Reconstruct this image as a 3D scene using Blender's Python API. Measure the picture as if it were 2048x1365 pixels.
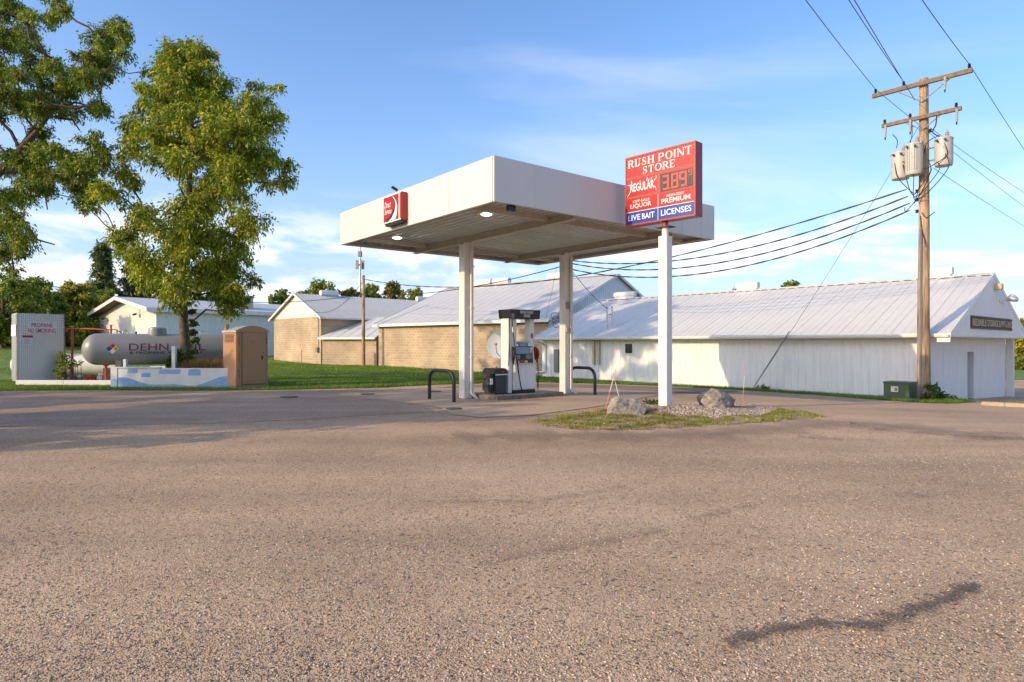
import bpy, bmesh, math, random
import numpy as np
from mathutils import Vector, Matrix
R = math.radians
random.seed(7); rng = np.random.default_rng(11)
for o in list(bpy.data.objects): bpy.data.objects.remove(o)
S = bpy.context.scene
COL = S.collection
# ------------------------------------------------------------------ camera
FPX, HPX, EYE = 1281.0, 688.0, 1.6
cam = bpy.data.cameras.new('camera'); camo = bpy.data.objects.new('camera', cam); COL.objects.link(camo)
camo.location = (0, 0, EYE); camo.rotation_euler = (R(90), 0, 0)
cam.sensor_width = 36; cam.lens = 36*FPX/2048; cam.shift_y = (HPX-682.5)/2048
cam.clip_start = .1; cam.clip_end = 6000
S.camera = camo
# ------------------------------------------------------------------ light
SUN_AZ, SUN_EL = R(29.5), R(21)          # light travels towards (cos az, sin az)
SUNE = 1.9; SUNC = (1, .77, .47)
sun = bpy.data.lights.new('sun', 'SUN'); suno = bpy.data.objects.new('sun', sun); COL.objects.link(suno)
sun.energy = SUNE; sun.angle = R(.55); sun.color = SUNC
LD = Vector((math.cos(SUN_AZ)*math.cos(SUN_EL), math.sin(SUN_AZ)*math.cos(SUN_EL), -math.sin(SUN_EL)))
suno.rotation_euler = LD.to_track_quat('-Z', 'Y').to_euler(); suno.location = (-30, -20, 30)
S.view_settings.view_transform = 'Standard'; S.view_settings.look = 'None'
S.view_settings.exposure = 1.1; S.view_settings.gamma = 1; S.view_settings.use_curve_mapping = False
S.render.engine = 'CYCLES'
try:
    S.cycles.max_bounces = 6; S.cycles.transparent_max_bounces = 8
except Exception: pass
world = bpy.data.worlds.new('World'); S.world = world; world.use_nodes = True
SKYGAIN = (.97, .93, .96, 1); SKYSAT = 1.12; DUST = 2.4; SKYS = .15; OZ = 3.2
def build_world():
    nt = world.node_tree; N = nt.nodes; L = nt.links; N.clear()
    def nd(t, **k):
        n = N.new(t)
        for a, b in k.items(): setattr(n, a, b)
        return n
    def math_(op, a, b=None, c=None, clamp=False):
        n = nd('ShaderNodeMath', operation=op, use_clamp=clamp)
        for i, v in enumerate((a, b, c)):
            if v is None: continue
            if isinstance(v, (int, float)): n.inputs[i].default_value = v
            else: L.new(v, n.inputs[i])
        return n.outputs[0]
    def ramp(v, a, b):
        n = nd('ShaderNodeMapRange', interpolation_type='SMOOTHSTEP'); L.new(v, n.inputs[0])
        n.inputs[1].default_value = a; n.inputs[2].default_value = b
        return n.outputs[0]
    out = nd('ShaderNodeOutputWorld'); bg = nd('ShaderNodeBackground')
    sky = nd('ShaderNodeTexSky', sky_type='NISHITA'); sky.sun_disc = False
    sky.sun_elevation = SUN_EL; sky.sun_rotation = math.atan2(-LD.x, -LD.y)
    sky.altitude = 300; sky.air_density = 1.0; sky.dust_density = DUST; sky.ozone_density = OZ
    tc = nd('ShaderNodeTexCoord'); sp = nd('ShaderNodeSeparateXYZ'); L.new(tc.outputs['Generated'], sp.inputs[0])
    x, y, z = sp.outputs
    zz = math_('ADD', math_('MAXIMUM', z, 0), .10)
    px, py = math_('DIVIDE', x, zz), math_('DIVIDE', y, zz)
    def noise(vx, vy, vz, sc, det, rough=.55, dist=0):
        cb = nd('ShaderNodeCombineXYZ')
        for i, v in enumerate((vx, vy, vz)):
            if isinstance(v, (int, float)): cb.inputs[i].default_value = v
            else: L.new(v, cb.inputs[i])
        n = nd('ShaderNodeTexNoise'); n.inputs['Scale'].default_value = sc; n.inputs['Detail'].default_value = det
        n.inputs['Roughness'].default_value = rough; n.inputs['Distortion'].default_value = dist
        L.new(cb.outputs[0], n.inputs['Vector']); return n.outputs[0]
    # high thin cirrus, stretched
    c1 = noise(math_('MULTIPLY', px, .55), py, 9.4, .95, 5, .5, .5)
    c1 = math_('MULTIPLY', ramp(c1, .50, .86), .40)
    # low cumulus near the horizon
    az = math_('ARCTAN2', x, y)
    c2 = noise(math_('MULTIPLY', az, 1.0), math_('MULTIPLY', z, 3.4), 7.7, 5.2, 6, .55, .2)
    band = math_('MULTIPLY', ramp(z, .015, .06), math_('SUBTRACT', 1, ramp(z, .13, .24)))
    c2 = math_('MULTIPLY', math_('MULTIPLY', ramp(c2, .45, .60), band), .62)
    f = math_('ADD', c1, c2, clamp=True)
    mx = nd('ShaderNodeMixRGB'); L.new(f, mx.inputs[0])
    hz = nd('ShaderNodeMixRGB'); hf = math_('MULTIPLY', math_('POWER', math_('SUBTRACT', 1, math_('MAXIMUM', z, 0), clamp=True), 5.0), .72); L.new(hf, hz.inputs[0]); hz.inputs[2].default_value = (2.1, 2.45, 3.3, 1)
    hsv = nd('ShaderNodeHueSaturation'); hsv.inputs['Saturation'].default_value = SKYSAT; hsv.inputs['Value'].default_value = 1.0
    L.new(sky.outputs[0], hsv.inputs['Color']); gn = nd('ShaderNodeMixRGB', blend_type='MULTIPLY'); gn.inputs[0].default_value = 1; gn.inputs[2].default_value = SKYGAIN; L.new(hsv.outputs[0], gn.inputs[1]); L.new(gn.outputs[0], hz.inputs[1]); L.new(hz.outputs[0], mx.inputs[1])
    mx.inputs[2].default_value = (4.3, 4.15, 4.2, 1)
    L.new(mx.outputs[0], bg.inputs[0]); bg.inputs[1].default_value = SKYS
    L.new(bg.outputs[0], out.inputs[0])
build_world()
# ------------------------------------------------------------------ materials
def ntree(name):
    m = bpy.data.materials.new(name); m.use_nodes = True
    nt = m.node_tree; b = nt.nodes['Principled BSDF']
    return m, nt, b
def mat(name, col, rough=.6, metal=0, var=.12, scale=3.0, bump=0.0, bscale=40, spec=.4, emit=None, estr=0, dirt=None, dirtscale=.8, streak=0.0):
    """painted / plain surface with slight procedural mottling, optional stain colour and fine relief"""
    m, nt, b = ntree(name); N = nt.nodes; L = nt.links
    b.inputs['Roughness'].default_value = rough; b.inputs['Metallic'].default_value = metal
    b.inputs['Specular IOR Level'].default_value = spec
    tc = N.new('ShaderNodeTexCoord'); n = N.new('ShaderNodeTexNoise'); n.inputs['Scale'].default_value = scale; n.inputs['Detail'].default_value = 6
    n.inputs['Roughness'].default_value = .65
    L.new(tc.outputs['Object'], n.inputs['Vector'])
    cr = N.new('ShaderNodeValToRGB'); L.new(n.outputs[0], cr.inputs[0])
    cr.color_ramp.elements[0].position = .3; cr.color_ramp.elements[1].position = .7
    cr.color_ramp.elements[0].color = tuple(c*(1-var) for c in col)+(1,); cr.color_ramp.elements[1].color = tuple(min(1, c*(1+var*.6)) for c in col)+(1,)
    last = cr.outputs[0]
    if dirt:
        n2 = N.new('ShaderNodeTexNoise'); n2.inputs['Scale'].default_value = dirtscale; n2.inputs['Detail'].default_value = 9; n2.inputs['Roughness'].default_value = .75
        L.new(tc.outputs['Object'], n2.inputs['Vector'])
        r2 = N.new('ShaderNodeMapRange'); L.new(n2.outputs[0], r2.inputs[0]); r2.inputs[1].default_value = dirt[1]; r2.inputs[2].default_value = dirt[1]+.2
        r2.inputs[4].default_value = dirt[2]
        mx = N.new('ShaderNodeMixRGB'); L.new(r2.outputs[0], mx.inputs[0]); L.new(last, mx.inputs[1]); mx.inputs[2].default_value = tuple(dirt[0])+(1,)
        last = mx.outputs[0]
    if streak:
        mp = N.new('ShaderNodeMapping'); mp.inputs['Scale'].default_value = (5, 5, .35); L.new(tc.outputs['Object'], mp.inputs[0])
        n3 = N.new('ShaderNodeTexNoise'); n3.inputs['Scale'].default_value = 1.6; n3.inputs['Detail'].default_value = 8; n3.inputs['Roughness'].default_value = .7; L.new(mp.outputs[0], n3.inputs['Vector'])
        r3 = N.new('ShaderNodeMapRange'); L.new(n3.outputs[0], r3.inputs[0]); r3.inputs[1].default_value = .48; r3.inputs[2].default_value = .72; r3.inputs[4].default_value = streak
        m3 = N.new('ShaderNodeMixRGB'); L.new(r3.outputs[0], m3.inputs[0]); L.new(last, m3.inputs[1]); m3.inputs[2].default_value = (col[0]*.55, col[1]*.5, col[2]*.42, 1); last = m3.outputs[0]
    L.new(last, b.inputs['Base Color'])
    if bump:
        nb = N.new('ShaderNodeTexNoise'); nb.inputs['Scale'].default_value = bscale; nb.inputs['Detail'].default_value = 4
        L.new(tc.outputs['Object'], nb.inputs['Vector'])
        bp = N.new('ShaderNodeBump'); bp.inputs['Strength'].default_value = bump; bp.inputs['Distance'].default_value = .02
        L.new(nb.outputs[0], bp.inputs['Height']); L.new(bp.outputs[0], b.inputs['Normal'])
    if emit:
        b.inputs['Emission Color'].default_value = tuple(emit)+(1,); b.inputs['Emission Strength'].default_value = estr
    return m
def leafmat(name, c0, c1, c2, trans=.35, rough=.5, p=(.0, .6, 1.0)):
    m, nt, b = ntree(name); N = nt.nodes; L = nt.links
    g = N.new('ShaderNodeNewGeometry'); cr = N.new('ShaderNodeValToRGB'); e = cr.color_ramp.elements
    e[0].color = c0+(1,); e[0].position = p[0]; e[1].color = c2+(1,); e[1].position = p[2]
    k = e.new(p[1]); k.color = c1+(1,)
    L.new(g.outputs['Random Per Island'], cr.inputs[0])
    tc = N.new('ShaderNodeTexCoord'); n = N.new('ShaderNodeTexNoise'); n.inputs['Scale'].default_value = .55; n.inputs['Detail'].default_value = 2
    L.new(tc.outputs['Object'], n.inputs['Vector'])
    mr = N.new('ShaderNodeMapRange'); L.new(n.outputs[0], mr.inputs[0]); mr.inputs[1].default_value = .3; mr.inputs[2].default_value = .7; mr.inputs[3].default_value = .72; mr.inputs[4].default_value = 1.25
    mu = N.new('ShaderNodeMixRGB'); mu.blend_type = 'MULTIPLY'; mu.inputs[0].default_value = 1
    L.new(cr.outputs[0], mu.inputs[1]); L.new(mr.outputs[0], mu.inputs[2])
    L.new(mu.outputs[0], b.inputs['Base Color']); b.inputs['Roughness'].default_value = rough; b.inputs['Specular IOR Level'].default_value = .3
    t = N.new('ShaderNodeBsdfTranslucent'); ms = N.new('ShaderNodeMixShader'); ms.inputs[0].default_value = trans
    L.new(mu.outputs[0], t.inputs[0]); L.new(b.outputs[0], ms.inputs[1]); L.new(t.outputs[0], ms.inputs[2])
    L.new(ms.outputs[0], N['Material Output'].inputs[0])
    return m
def blockmat(name, axis, col=(.40, .305, .20)):
    """concrete block courses: axis = local horizontal axis of the wall"""
    m, nt, b = ntree(name); N = nt.nodes; L = nt.links
    tc = N.new('ShaderNodeTexCoord'); sp = N.new('ShaderNodeSeparateXYZ'); L.new(tc.outputs['Object'], sp.inputs[0])
    cb = N.new('ShaderNodeCombineXYZ'); L.new(sp.outputs[axis], cb.inputs[0]); L.new(sp.outputs[2], cb.inputs[1])
    br = N.new('ShaderNodeTexBrick'); L.new(cb.outputs[0], br.inputs['Vector'])
    br.inputs['Scale'].default_value = 1; br.inputs['Brick Width'].default_value = .4; br.inputs['Row Height'].default_value = .2
    br.inputs['Mortar Size'].default_value = .02; br.inputs['Mortar Smooth'].default_value = .3; br.inputs['Bias'].default_value = 0
    br.inputs['Color1'].default_value = tuple(c*.9 for c in col)+(1,); br.inputs['Color2'].default_value = tuple(c*1.12 for c in col)+(1,)
    br.inputs['Mortar'].default_value = tuple(c*1.36 for c in col)+(1,)
    n = N.new('ShaderNodeTexNoise'); n.inputs['Scale'].default_value = .5; n.inputs['Detail'].default_value = 7; L.new(tc.outputs['Object'], n.inputs['Vector'])
    mr = N.new('ShaderNodeMapRange'); L.new(n.outputs[0], mr.inputs[0]); mr.inputs[1].default_value = .3; mr.inputs[2].default_value = .75; mr.inputs[3].default_value = .75; mr.inputs[4].default_value = 1.2
    mu = N.new('ShaderNodeMixRGB'); mu.blend_type = 'MULTIPLY'; mu.inputs[0].default_value = 1
    L.new(br.outputs[0], mu.inputs[1]); L.new(mr.outputs[0], mu.inputs[2]); L.new(mu.outputs[0], b.inputs['Base Color'])
    b.inputs['Roughness'].default_value = .85
    bp = N.new('ShaderNodeBump'); bp.inputs['Strength'].default_value = .7; bp.inputs['Distance'].default_value = .03; bp.invert = True
    L.new(br.outputs['Fac'], bp.inputs['Height']); L.new(bp.outputs[0], b.inputs['Normal'])
    return m
def gravelmat(name, dust, stones, sc=85., cover=.5, bump=.8, big=(.8, 1.15), patch=None):
    """dusty chip-seal: stones as voronoi cells of mixed colours in dust, broad worn patches"""
    m, nt, b = ntree(name); N = nt.nodes; L = nt.links
    tc = N.new('ShaderNodeNewGeometry'); P = tc.outputs['Position']
    v = N.new('ShaderNodeTexVoronoi'); v.inputs['Scale'].default_value = sc; L.new(P, v.inputs['Vector'])
    v2 = N.new('ShaderNodeTexVoronoi'); v2.inputs['Scale'].default_value = sc*.45; L.new(P, v2.inputs['Vector'])
    cr = N.new('ShaderNodeValToRGB'); cr.color_ramp.interpolation = 'CONSTANT'
    e = cr.color_ramp.elements
    for i, c in enumerate(stones):
        k = e[i] if i < 2 else e.new(.5)
    for i, c in enumerate(stones):
        e[i].position = i/len(stones)
    for i, c in enumerate(stones): e[i].color = tuple(c)+(1,)
    sp = N.new('ShaderNodeSeparateColor'); L.new(v.outputs['Color'], sp.inputs[0]); L.new(sp.outputs[0], cr.inputs[0])
    cr2 = N.new('ShaderNodeValToRGB'); cr2.color_ramp.interpolation = 'CONSTANT'
    for i in range(2, len(stones)): cr2.color_ramp.elements.new(.5)
    for i, c in enumerate(stones): cr2.color_ramp.elements[i].position = i/len(stones)
    for i, c in enumerate(stones): cr2.color_ramp.elements[i].color = tuple(c)+(1,)
    sp2 = N.new('ShaderNodeSeparateColor'); L.new(v2.outputs['Color'], sp2.inputs[0]); L.new(sp2.outputs[1], cr2.inputs[0])
    # which cells show as stones
    n = N.new('ShaderNodeTexNoise'); n.inputs['Scale'].default_value = 1.3; n.inputs['Detail'].default_value = 8; n.inputs['Roughness'].default_value = .7; L.new(P, n.inputs['Vector'])
    ad = N.new('ShaderNodeMath'); ad.operation = 'ADD'; L.new(n.outputs[0], ad.inputs[0]); ad.inputs[1].default_value = cover-.5
    gt = N.new('ShaderNodeMath'); gt.operation = 'LESS_THAN'; L.new(sp.outputs[2], gt.inputs[0]); L.new(ad.outputs[0], gt.inputs[1])
    g2 = N.new('ShaderNodeMath'); g2.operation = 'LESS_THAN'; L.new(sp2.outputs[2], g2.inputs[0]); g2.inputs[1].default_value = .12
    edge = N.new('ShaderNodeMapRange'); L.new(v.outputs['Distance'], edge.inputs[0]); edge.inputs[1].default_value = .62; edge.inputs[2].default_value = .48
    m1 = N.new('ShaderNodeMath'); m1.operation = 'MULTIPLY'; L.new(gt.outputs[0], m1.inputs[0]); L.new(edge.outputs[0], m1.inputs[1])
    mx = N.new('ShaderNodeMixRGB'); L.new(m1.outputs[0], mx.inputs[0]); mx.inputs[1].default_value = tuple(dust)+(1,); L.new(cr.outputs[0], mx.inputs[2])
    mx2 = N.new('ShaderNodeMixRGB'); L.new(g2.outputs[0], mx2.inputs[0]); L.new(mx.outputs[0], mx2.inputs[1]); L.new(cr2.outputs[0], mx2.inputs[2])
    nb = N.new('ShaderNodeTexNoise'); nb.inputs['Scale'].default_value = .22; nb.inputs['Detail'].default_value = 6; nb.inputs['Roughness'].default_value = .6; L.new(P, nb.inputs['Vector'])
    mr = N.new('ShaderNodeMapRange'); L.new(nb.outputs[0], mr.inputs[0]); mr.inputs[1].default_value = .32; mr.inputs[2].default_value = .68; mr.inputs[3].default_value = big[0]; mr.inputs[4].default_value = big[1]
    mu = N.new('ShaderNodeMixRGB'); mu.blend_type = 'MULTIPLY'; mu.inputs[0].default_value = 1; L.new(mx2.outputs[0], mu.inputs[1]); L.new(mr.outputs[0], mu.inputs[2])
    last = mu.outputs[0]
    mpt = N.new('ShaderNodeMapping'); mpt.inputs['Rotation'].default_value = (0, 0, R(-12)); mpt.inputs['Scale'].default_value = (.07, .75, 1); L.new(P, mpt.inputs[0])
    nt_ = N.new('ShaderNodeTexNoise'); nt_.inputs['Scale'].default_value = 1.0; nt_.inputs['Detail'].default_value = 5; L.new(mpt.outputs[0], nt_.inputs['Vector'])
    rt_ = N.new('ShaderNodeMapRange'); L.new(nt_.outputs[0], rt_.inputs[0]); rt_.inputs[1].default_value = .34; rt_.inputs[2].default_value = .66; rt_.inputs[3].default_value = .84; rt_.inputs[4].default_value = 1.10
    mt_ = N.new('ShaderNodeMixRGB'); mt_.blend_type = 'MULTIPLY'; mt_.inputs[0].default_value = 1; L.new(last, mt_.inputs[1]); L.new(rt_.outputs[0], mt_.inputs[2]); last = mt_.outputs[0]
    if patch:
        np_ = N.new('ShaderNodeTexNoise'); np_.inputs['Scale'].default_value = .16; np_.inputs['Detail'].default_value = 7; np_.inputs['Distortion'].default_value = .6; L.new(P, np_.inputs['Vector'])
        pr = N.new('ShaderNodeMapRange'); L.new(np_.outputs[0], pr.inputs[0]); pr.inputs[1].default_value = .52; pr.inputs[2].default_value = .66; pr.inputs[4].default_value = .6
        mp = N.new('ShaderNodeMixRGB'); L.new(pr.outputs[0], mp.inputs[0]); L.new(last, mp.inputs[1]); mp.inputs[2].default_value = tuple(patch)+(1,); last = mp.outputs[0]
    L.new(last, b.inputs['Base Color']); b.inputs['Roughness'].default_value = .9; b.inputs['Specular IOR Level'].default_value = .25
    hh = N.new('ShaderNodeMath'); hh.operation = 'SUBTRACT'; hh.inputs[0].default_value = 1; L.new(v.outputs['Distance'], hh.inputs[1])
    h2 = N.new('ShaderNodeMath'); h2.operation = 'SUBTRACT'; h2.inputs[0].default_value = 1; L.new(v2.outputs['Distance'], h2.inputs[1])
    hm = N.new('ShaderNodeMath'); hm.operation = 'MULTIPLY'; L.new(hh.outputs[0], hm.inputs[0]); L.new(gt.outputs[0], hm.inputs[1])
    h3 = N.new('ShaderNodeMath'); h3.operation = 'MULTIPLY_ADD'; L.new(h2.outputs[0], h3.inputs[0]); L.new(g2.outputs[0], h3.inputs[1]); L.new(hm.outputs[0], h3.inputs[2])
    bp = N.new('ShaderNodeBump'); bp.inputs['Strength'].default_value = bump; bp.inputs['Distance'].default_value = .012
    L.new(h3.outputs[0], bp.inputs['Height']); L.new(bp.outputs[0], b.inputs['Normal'])
    return m
def stainmat(name, col, dens=.5, soft=0):
    m, nt, b = ntree(name); N = nt.nodes; L = nt.links
    b.inputs['Base Color'].default_value = col+(1,); b.inputs['Roughness'].default_value = .8
    g = N.new('ShaderNodeNewGeometry'); vo = N.new('ShaderNodeTexVoronoi'); vo.inputs['Scale'].default_value = 75; L.new(g.outputs['Position'], vo.inputs['Vector'])
    n = N.new('ShaderNodeTexNoise'); n.inputs['Scale'].default_value = 9; n.inputs['Detail'].default_value = 8; n.inputs['Roughness'].default_value = .7; L.new(g.outputs['Position'], n.inputs['Vector'])
    sc_ = N.new('ShaderNodeSeparateColor'); L.new(vo.outputs['Color'], sc_.inputs[0]); mxv = N.new('ShaderNodeMath'); mxv.operation = 'MULTIPLY_ADD'; L.new(sc_.outputs[0], mxv.inputs[0]); mxv.inputs[1].default_value = .45; L.new(n.outputs[0], mxv.inputs[2])
    at = N.new('ShaderNodeAttribute'); at.attribute_name = 'edge'
    ad = N.new('ShaderNodeMath'); ad.operation = 'ADD'; L.new(mxv.outputs[0], ad.inputs[0]); L.new(at.outputs['Fac'], ad.inputs[1])
    mr = N.new('ShaderNodeMapRange'); L.new(ad.outputs[0], mr.inputs[0]); mr.inputs[1].default_value = 1.16-soft; mr.inputs[2].default_value = 1.26+soft*.6; mr.inputs[4].default_value = dens
    t = N.new('ShaderNodeBsdfTransparent'); ms = N.new('ShaderNodeMixShader'); L.new(mr.outputs[0], ms.inputs[0])
    L.new(t.outputs[0], ms.inputs[1]); L.new(b.outputs[0], ms.inputs[2]); L.new(ms.outputs[0], N['Material Output'].inputs[0])
    return m
M = dict(
    white=mat('white_paint', (.72, .70, .665), .45, var=.05, streak=.25, dirt=((.45, .40, .33), .62, .35), dirtscale=1.2),
    column=mat('column_white', (.70, .67, .62), .5, var=.06, streak=.5, dirt=((.42, .32, .22), .60, .45), dirtscale=1.6),
    fascia=mat('fascia_white', (.60, .59, .565), .45, var=.03, scale=.6, streak=.05),
    deck=mat('deck_metal', (.70, .715, .73), .3, .35, var=.15, scale=1.5, dirt=((.2, .14, .09), .62, .5)),
    steel=mat('brown_steel', (.52, .47, .40), .5, var=.2, dirt=((.12, .07, .05), .55, .6), dirtscale=3),
    siding=mat('white_siding', (.74, .735, .71), .45, var=.05, scale=.8, streak=.3, dirt=((.48, .47, .44), .6, .4)),
    roof=mat('roof_sheet', (.64, .62, .575), .45, .05, var=.10, scale=.35, dirt=((.40, .40, .40), .58, .4), dirtscale=.5),
    roof_b=mat('roof_sheet_grey', (.57, .555, .52), .45, .05, var=.10, scale=.35, dirt=((.36, .35, .34), .55, .5), dirtscale=.4),
    rust=mat('rust_trim', (.16, .10, .07), .8, var=.3, scale=8),
    tan=mat('tan_paint', (.50, .42, .26), .6),
    greybox=mat('grey_box', (.20, .21, .22), .5),
    dark=mat('black_plastic', (.018, .018, .02), .42, var=.2),
    charcoal=mat('charcoal_plastic', (.04, .042, .046), .5, var=.2),
    rubber=mat('black_rubber', (.012, .012, .012), .6),
    blackpaint=mat('black_bollard_paint', (.022, .02, .019), .35, var=.3, dirt=((.10, .05, .03), .60, .6), dirtscale=9),
    concrete=mat('concrete', (.34, .30, .26), .9, var=.2, scale=2, bump=.3, bscale=60, dirt=((.12, .10, .09), .55, .6), dirtscale=1.1),
    kerbdark=mat('kerb_concrete', (.20, .165, .13), .9, var=.35, scale=5, bump=.5, bscale=30),
    sandkerb=mat('sand_kerb', (.45, .33, .20), .9, var=.15, scale=3, bump=.3),
    glass=mat('dark_glass', (.012, .014, .016), .08, var=.05, spec=.6),
    screen=mat('grey_screen', (.22, .26, .28), .2, var=.1),
    red=mat('sign_red', (.39, .006, .004), .35, var=.04),
    redframe=mat('sign_frame_red', (.42, .045, .028), .45, var=.06, dirt=((.3, .12, .08), .6, .3)),
    maroon=mat('dark_red_side', (.30, .015, .02), .4, var=.08),
    blue=mat('sign_blue', (.006, .05, .30), .35, var=.04),
    lettering=mat('lettering_white', (.70, .70, .68), .5, var=.02),
    led=mat('led_segment', (.50, .045, .02), .4, emit=(1, .10, .04), estr=.12, var=.03),
    ledoff=mat('led_segment_off', (.045, .045, .04), .4),
    lens=mat('lamp_lens', (.9, .9, .88), .4, emit=(1, .97, .9), estr=3.5),
    galv=mat('galvanised', (.46, .47, .47), .4, .6, var=.15),
    wire=mat('wire_black', (.02, .02, .022), .6),
    alu=mat('wire_grey', (.12, .12, .12), .5),
    porcelain=mat('insulator_grey', (.34, .31, .29), .3),
    transformer=mat('transformer_grey', (.44, .425, .39), .4, var=.06, dirt=((.30, .17, .08), .66, .6), dirtscale=2.2),
    crossarm=mat('weathered_timber', (.21, .145, .10), .85, var=.35, scale=6, bump=.4),
    orange=mat('pipe_red', (.52, .075, .03), .45, var=.15),
    tank=mat('tank_grey', (.25, .255, .262), .36, var=.05, scale=.8),
    tankwhite=mat('tank_white', (.70, .69, .66), .4, var=.05, dirt=((.4, .38, .34), .6, .4)),
    potty=mat('brown_plastic', (.40, .215, .105), .5, var=.05, scale=.9),
    pottydark=mat('brown_plastic_groove', (.10, .05, .03), .6),
    pottyroof=mat('grey_roof_plastic', (.40, .42, .42), .4),
    pinkmark=mat('faded_pink_print', (.46, .18, .14), .6),
    maroontext=mat('maroon_print', (.16, .008, .012), .5),
    blacktext=mat('black_print', (.012, .012, .012), .5),
    redtext=mat('red_print', (.50, .02, .04), .5),
    planter=mat('planter_white', (.66, .66, .63), .8, var=.08, dirt=((.16, .18, .2), .66, .7), dirtscale=7),
    paintblue=mat('faded_blue_paint', (.26, .40, .60), .8, var=.2, scale=6, dirt=((.10, .22, .42), .56, .85), dirtscale=9),
    nf_red=mat('label_red', (.60, .05, .06), .5), nf_blue=mat('label_blue', (.01, .06, .42), .5), nf_yel=mat('label_yellow', (.80, .62, .03), .5),
    green=mat('green_enamel', (.055, .095, .05), .4, var=.08), greenlight=mat('grey_green_pad', (.26, .29, .24), .8),
    rock=mat('granite', (.33, .285, .225), .95, var=.7, scale=9, bump=1.0, bscale=16, dirt=((.11, .10, .085), .50, .9), dirtscale=5),
    gold=mat('gold_letters', (.46, .34, .18), .5),
    marker=mat('orange_marker', (.70, .27, .18), .5), markerw=mat('marker_reflector', (.75, .74, .7), .4),
    timber=None, bark=mat('bark', (.13, .095, .065), .95, var=.4, scale=9, bump=1.0, bscale=22),
    fabricdish=mat('dish_grey', (.50, .51, .50), .5, var=.05),
    manhole=mat('iron_lid', (.15, .11, .085), .6, .3, var=.3, scale=9, bump=.5),
    cream=mat('sunlit_cream_siding', (.72, .67, .58), .5, var=.03, scale=.8),  # cream siding; on the white shed its tint is warm sunlight painted in
    brownsoffit=mat('brown_soffit', (.16, .08, .05), .7),
)
def woodpole():
    m, nt, b = ntree('pole_timber'); N = nt.nodes; L = nt.links
    tc = N.new('ShaderNodeTexCoord'); mp = N.new('ShaderNodeMapping'); mp.inputs['Scale'].default_value = (14, 14, .7); L.new(tc.outputs['Object'], mp.inputs[0])
    n = N.new('ShaderNodeTexNoise'); n.inputs['Scale'].default_value = 2.2; n.inputs['Detail'].default_value = 7; L.new(mp.outputs[0], n.inputs['Vector'])
    cr = N.new('ShaderNodeValToRGB'); L.new(n.outputs[0], cr.inputs[0]); e = cr.color_ramp.elements
    e[0].position = .32; e[0].color = (.20, .125, .075, 1); e[1].position = .66; e[1].color = (.52, .36, .215, 1)
    n2 = N.new('ShaderNodeTexNoise'); n2.inputs['Scale'].default_value = .55; n2.inputs['Detail'].default_value = 3; L.new(tc.outputs['Object'], n2.inputs['Vector'])
    mr = N.new('ShaderNodeMapRange'); L.new(n2.outputs[0], mr.inputs[0]); mr.inputs[1].default_value = .35; mr.inputs[2].default_value = .65; mr.inputs[3].default_value = .6; mr.inputs[4].default_value = 1.25
    mu = N.new('ShaderNodeMixRGB'); mu.blend_type = 'MULTIPLY'; mu.inputs[0].default_value = 1; L.new(cr.outputs[0], mu.inputs[1]); L.new(mr.outputs[0], mu.inputs[2])
    L.new(mu.outputs[0], b.inputs['Base Color']); b.inputs['Roughness'].default_value = .9
    bp = N.new('ShaderNodeBump'); bp.inputs['Strength'].default_value = .8; bp.inputs['Distance'].default_value = .02; L.new(n.outputs[0], bp.inputs['Height']); L.new(bp.outputs[0], b.inputs['Normal'])
    return m
M['timber'] = woodpole()
def diamondplate():
    m, nt, b = ntree('diamond_plate'); N = nt.nodes; L = nt.links
    tc = N.new('ShaderNodeTexCoord'); mp = N.new('ShaderNodeMapping'); mp.inputs['Rotation'].default_value = (0, R(45), 0); L.new(tc.outputs['Object'], mp.inputs[0])
    sp = N.new('ShaderNodeSeparateXYZ'); L.new(mp.outputs[0], sp.inputs[0])
    ck = N.new('ShaderNodeTexChecker'); ck.inputs['Scale'].default_value = 21; L.new(mp.outputs[0], ck.inputs['Vector'])
    b.inputs['Metallic'].default_value = .85; b.inputs['Roughness'].default_value = .36
    mx = N.new('ShaderNodeMixRGB'); L.new(ck.outputs['Fac'], mx.inputs[0]); mx.inputs[1].default_value = (.40, .395, .38, 1); mx.inputs[2].default_value = (.80, .79, .76, 1)
    L.new(mx.outputs[0], b.inputs['Base Color'])
    bp = N.new('ShaderNodeBump'); bp.inputs['Strength'].default_value = .5; bp.inputs['Distance'].default_value = .01; L.new(ck.outputs['Fac'], bp.inputs['Height']); L.new(bp.outputs[0], b.inputs['Normal'])
    return m
M['plate'] = diamondplate()
M['block_y'] = blockmat('block_wall_y', 1); M['block_x'] = blockmat('block_wall_x', 0)
ST = [(.58, .385, .245), (.26, .20, .155), (.50, .32, .20), (.36, .28, .22), (.68, .52, .38), (.44, .25, .15), (.17, .14, .115), (.56, .42, .30)]
M['lot'] = gravelmat('chip_seal', (.64, .44, .262), ST, 115, .52, 1.0, (.80, 1.14), patch=(.60, .415, .27))
M['gravel'] = gravelmat('grey_gravel', (.44, .30, .195), [(.44, .32, .23), (.18, .155, .135), (.52, .37, .26), (.30, .23, .18)], 60, .5, .8, (.75, 1.15))
M['pad'] = gravelmat('worn_concrete', (.50, .36, .235), [(.46, .33, .22), (.52, .38, .25), (.36, .26, .18)], 90, .2, .2, (.78, 1.12), patch=(.28, .205, .155))
M['asphalt_dark'] = gravelmat('dark_asphalt', (.26, .175, .12), ST, 80, .5, .7, (.85, 1.15))
M['stain'] = stainmat('damp_stain', (.085, .062, .045), .66); M['stain_soft'] = stainmat('stain_and_strip', (.22, .155, .11), .34, .16)
M['leaf'] = leafmat('box_elder_leaf', (.115, .19, .018), (.30, .37, .036), (.80, .66, .06), .52, p=(.0, .72, 1))
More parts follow.
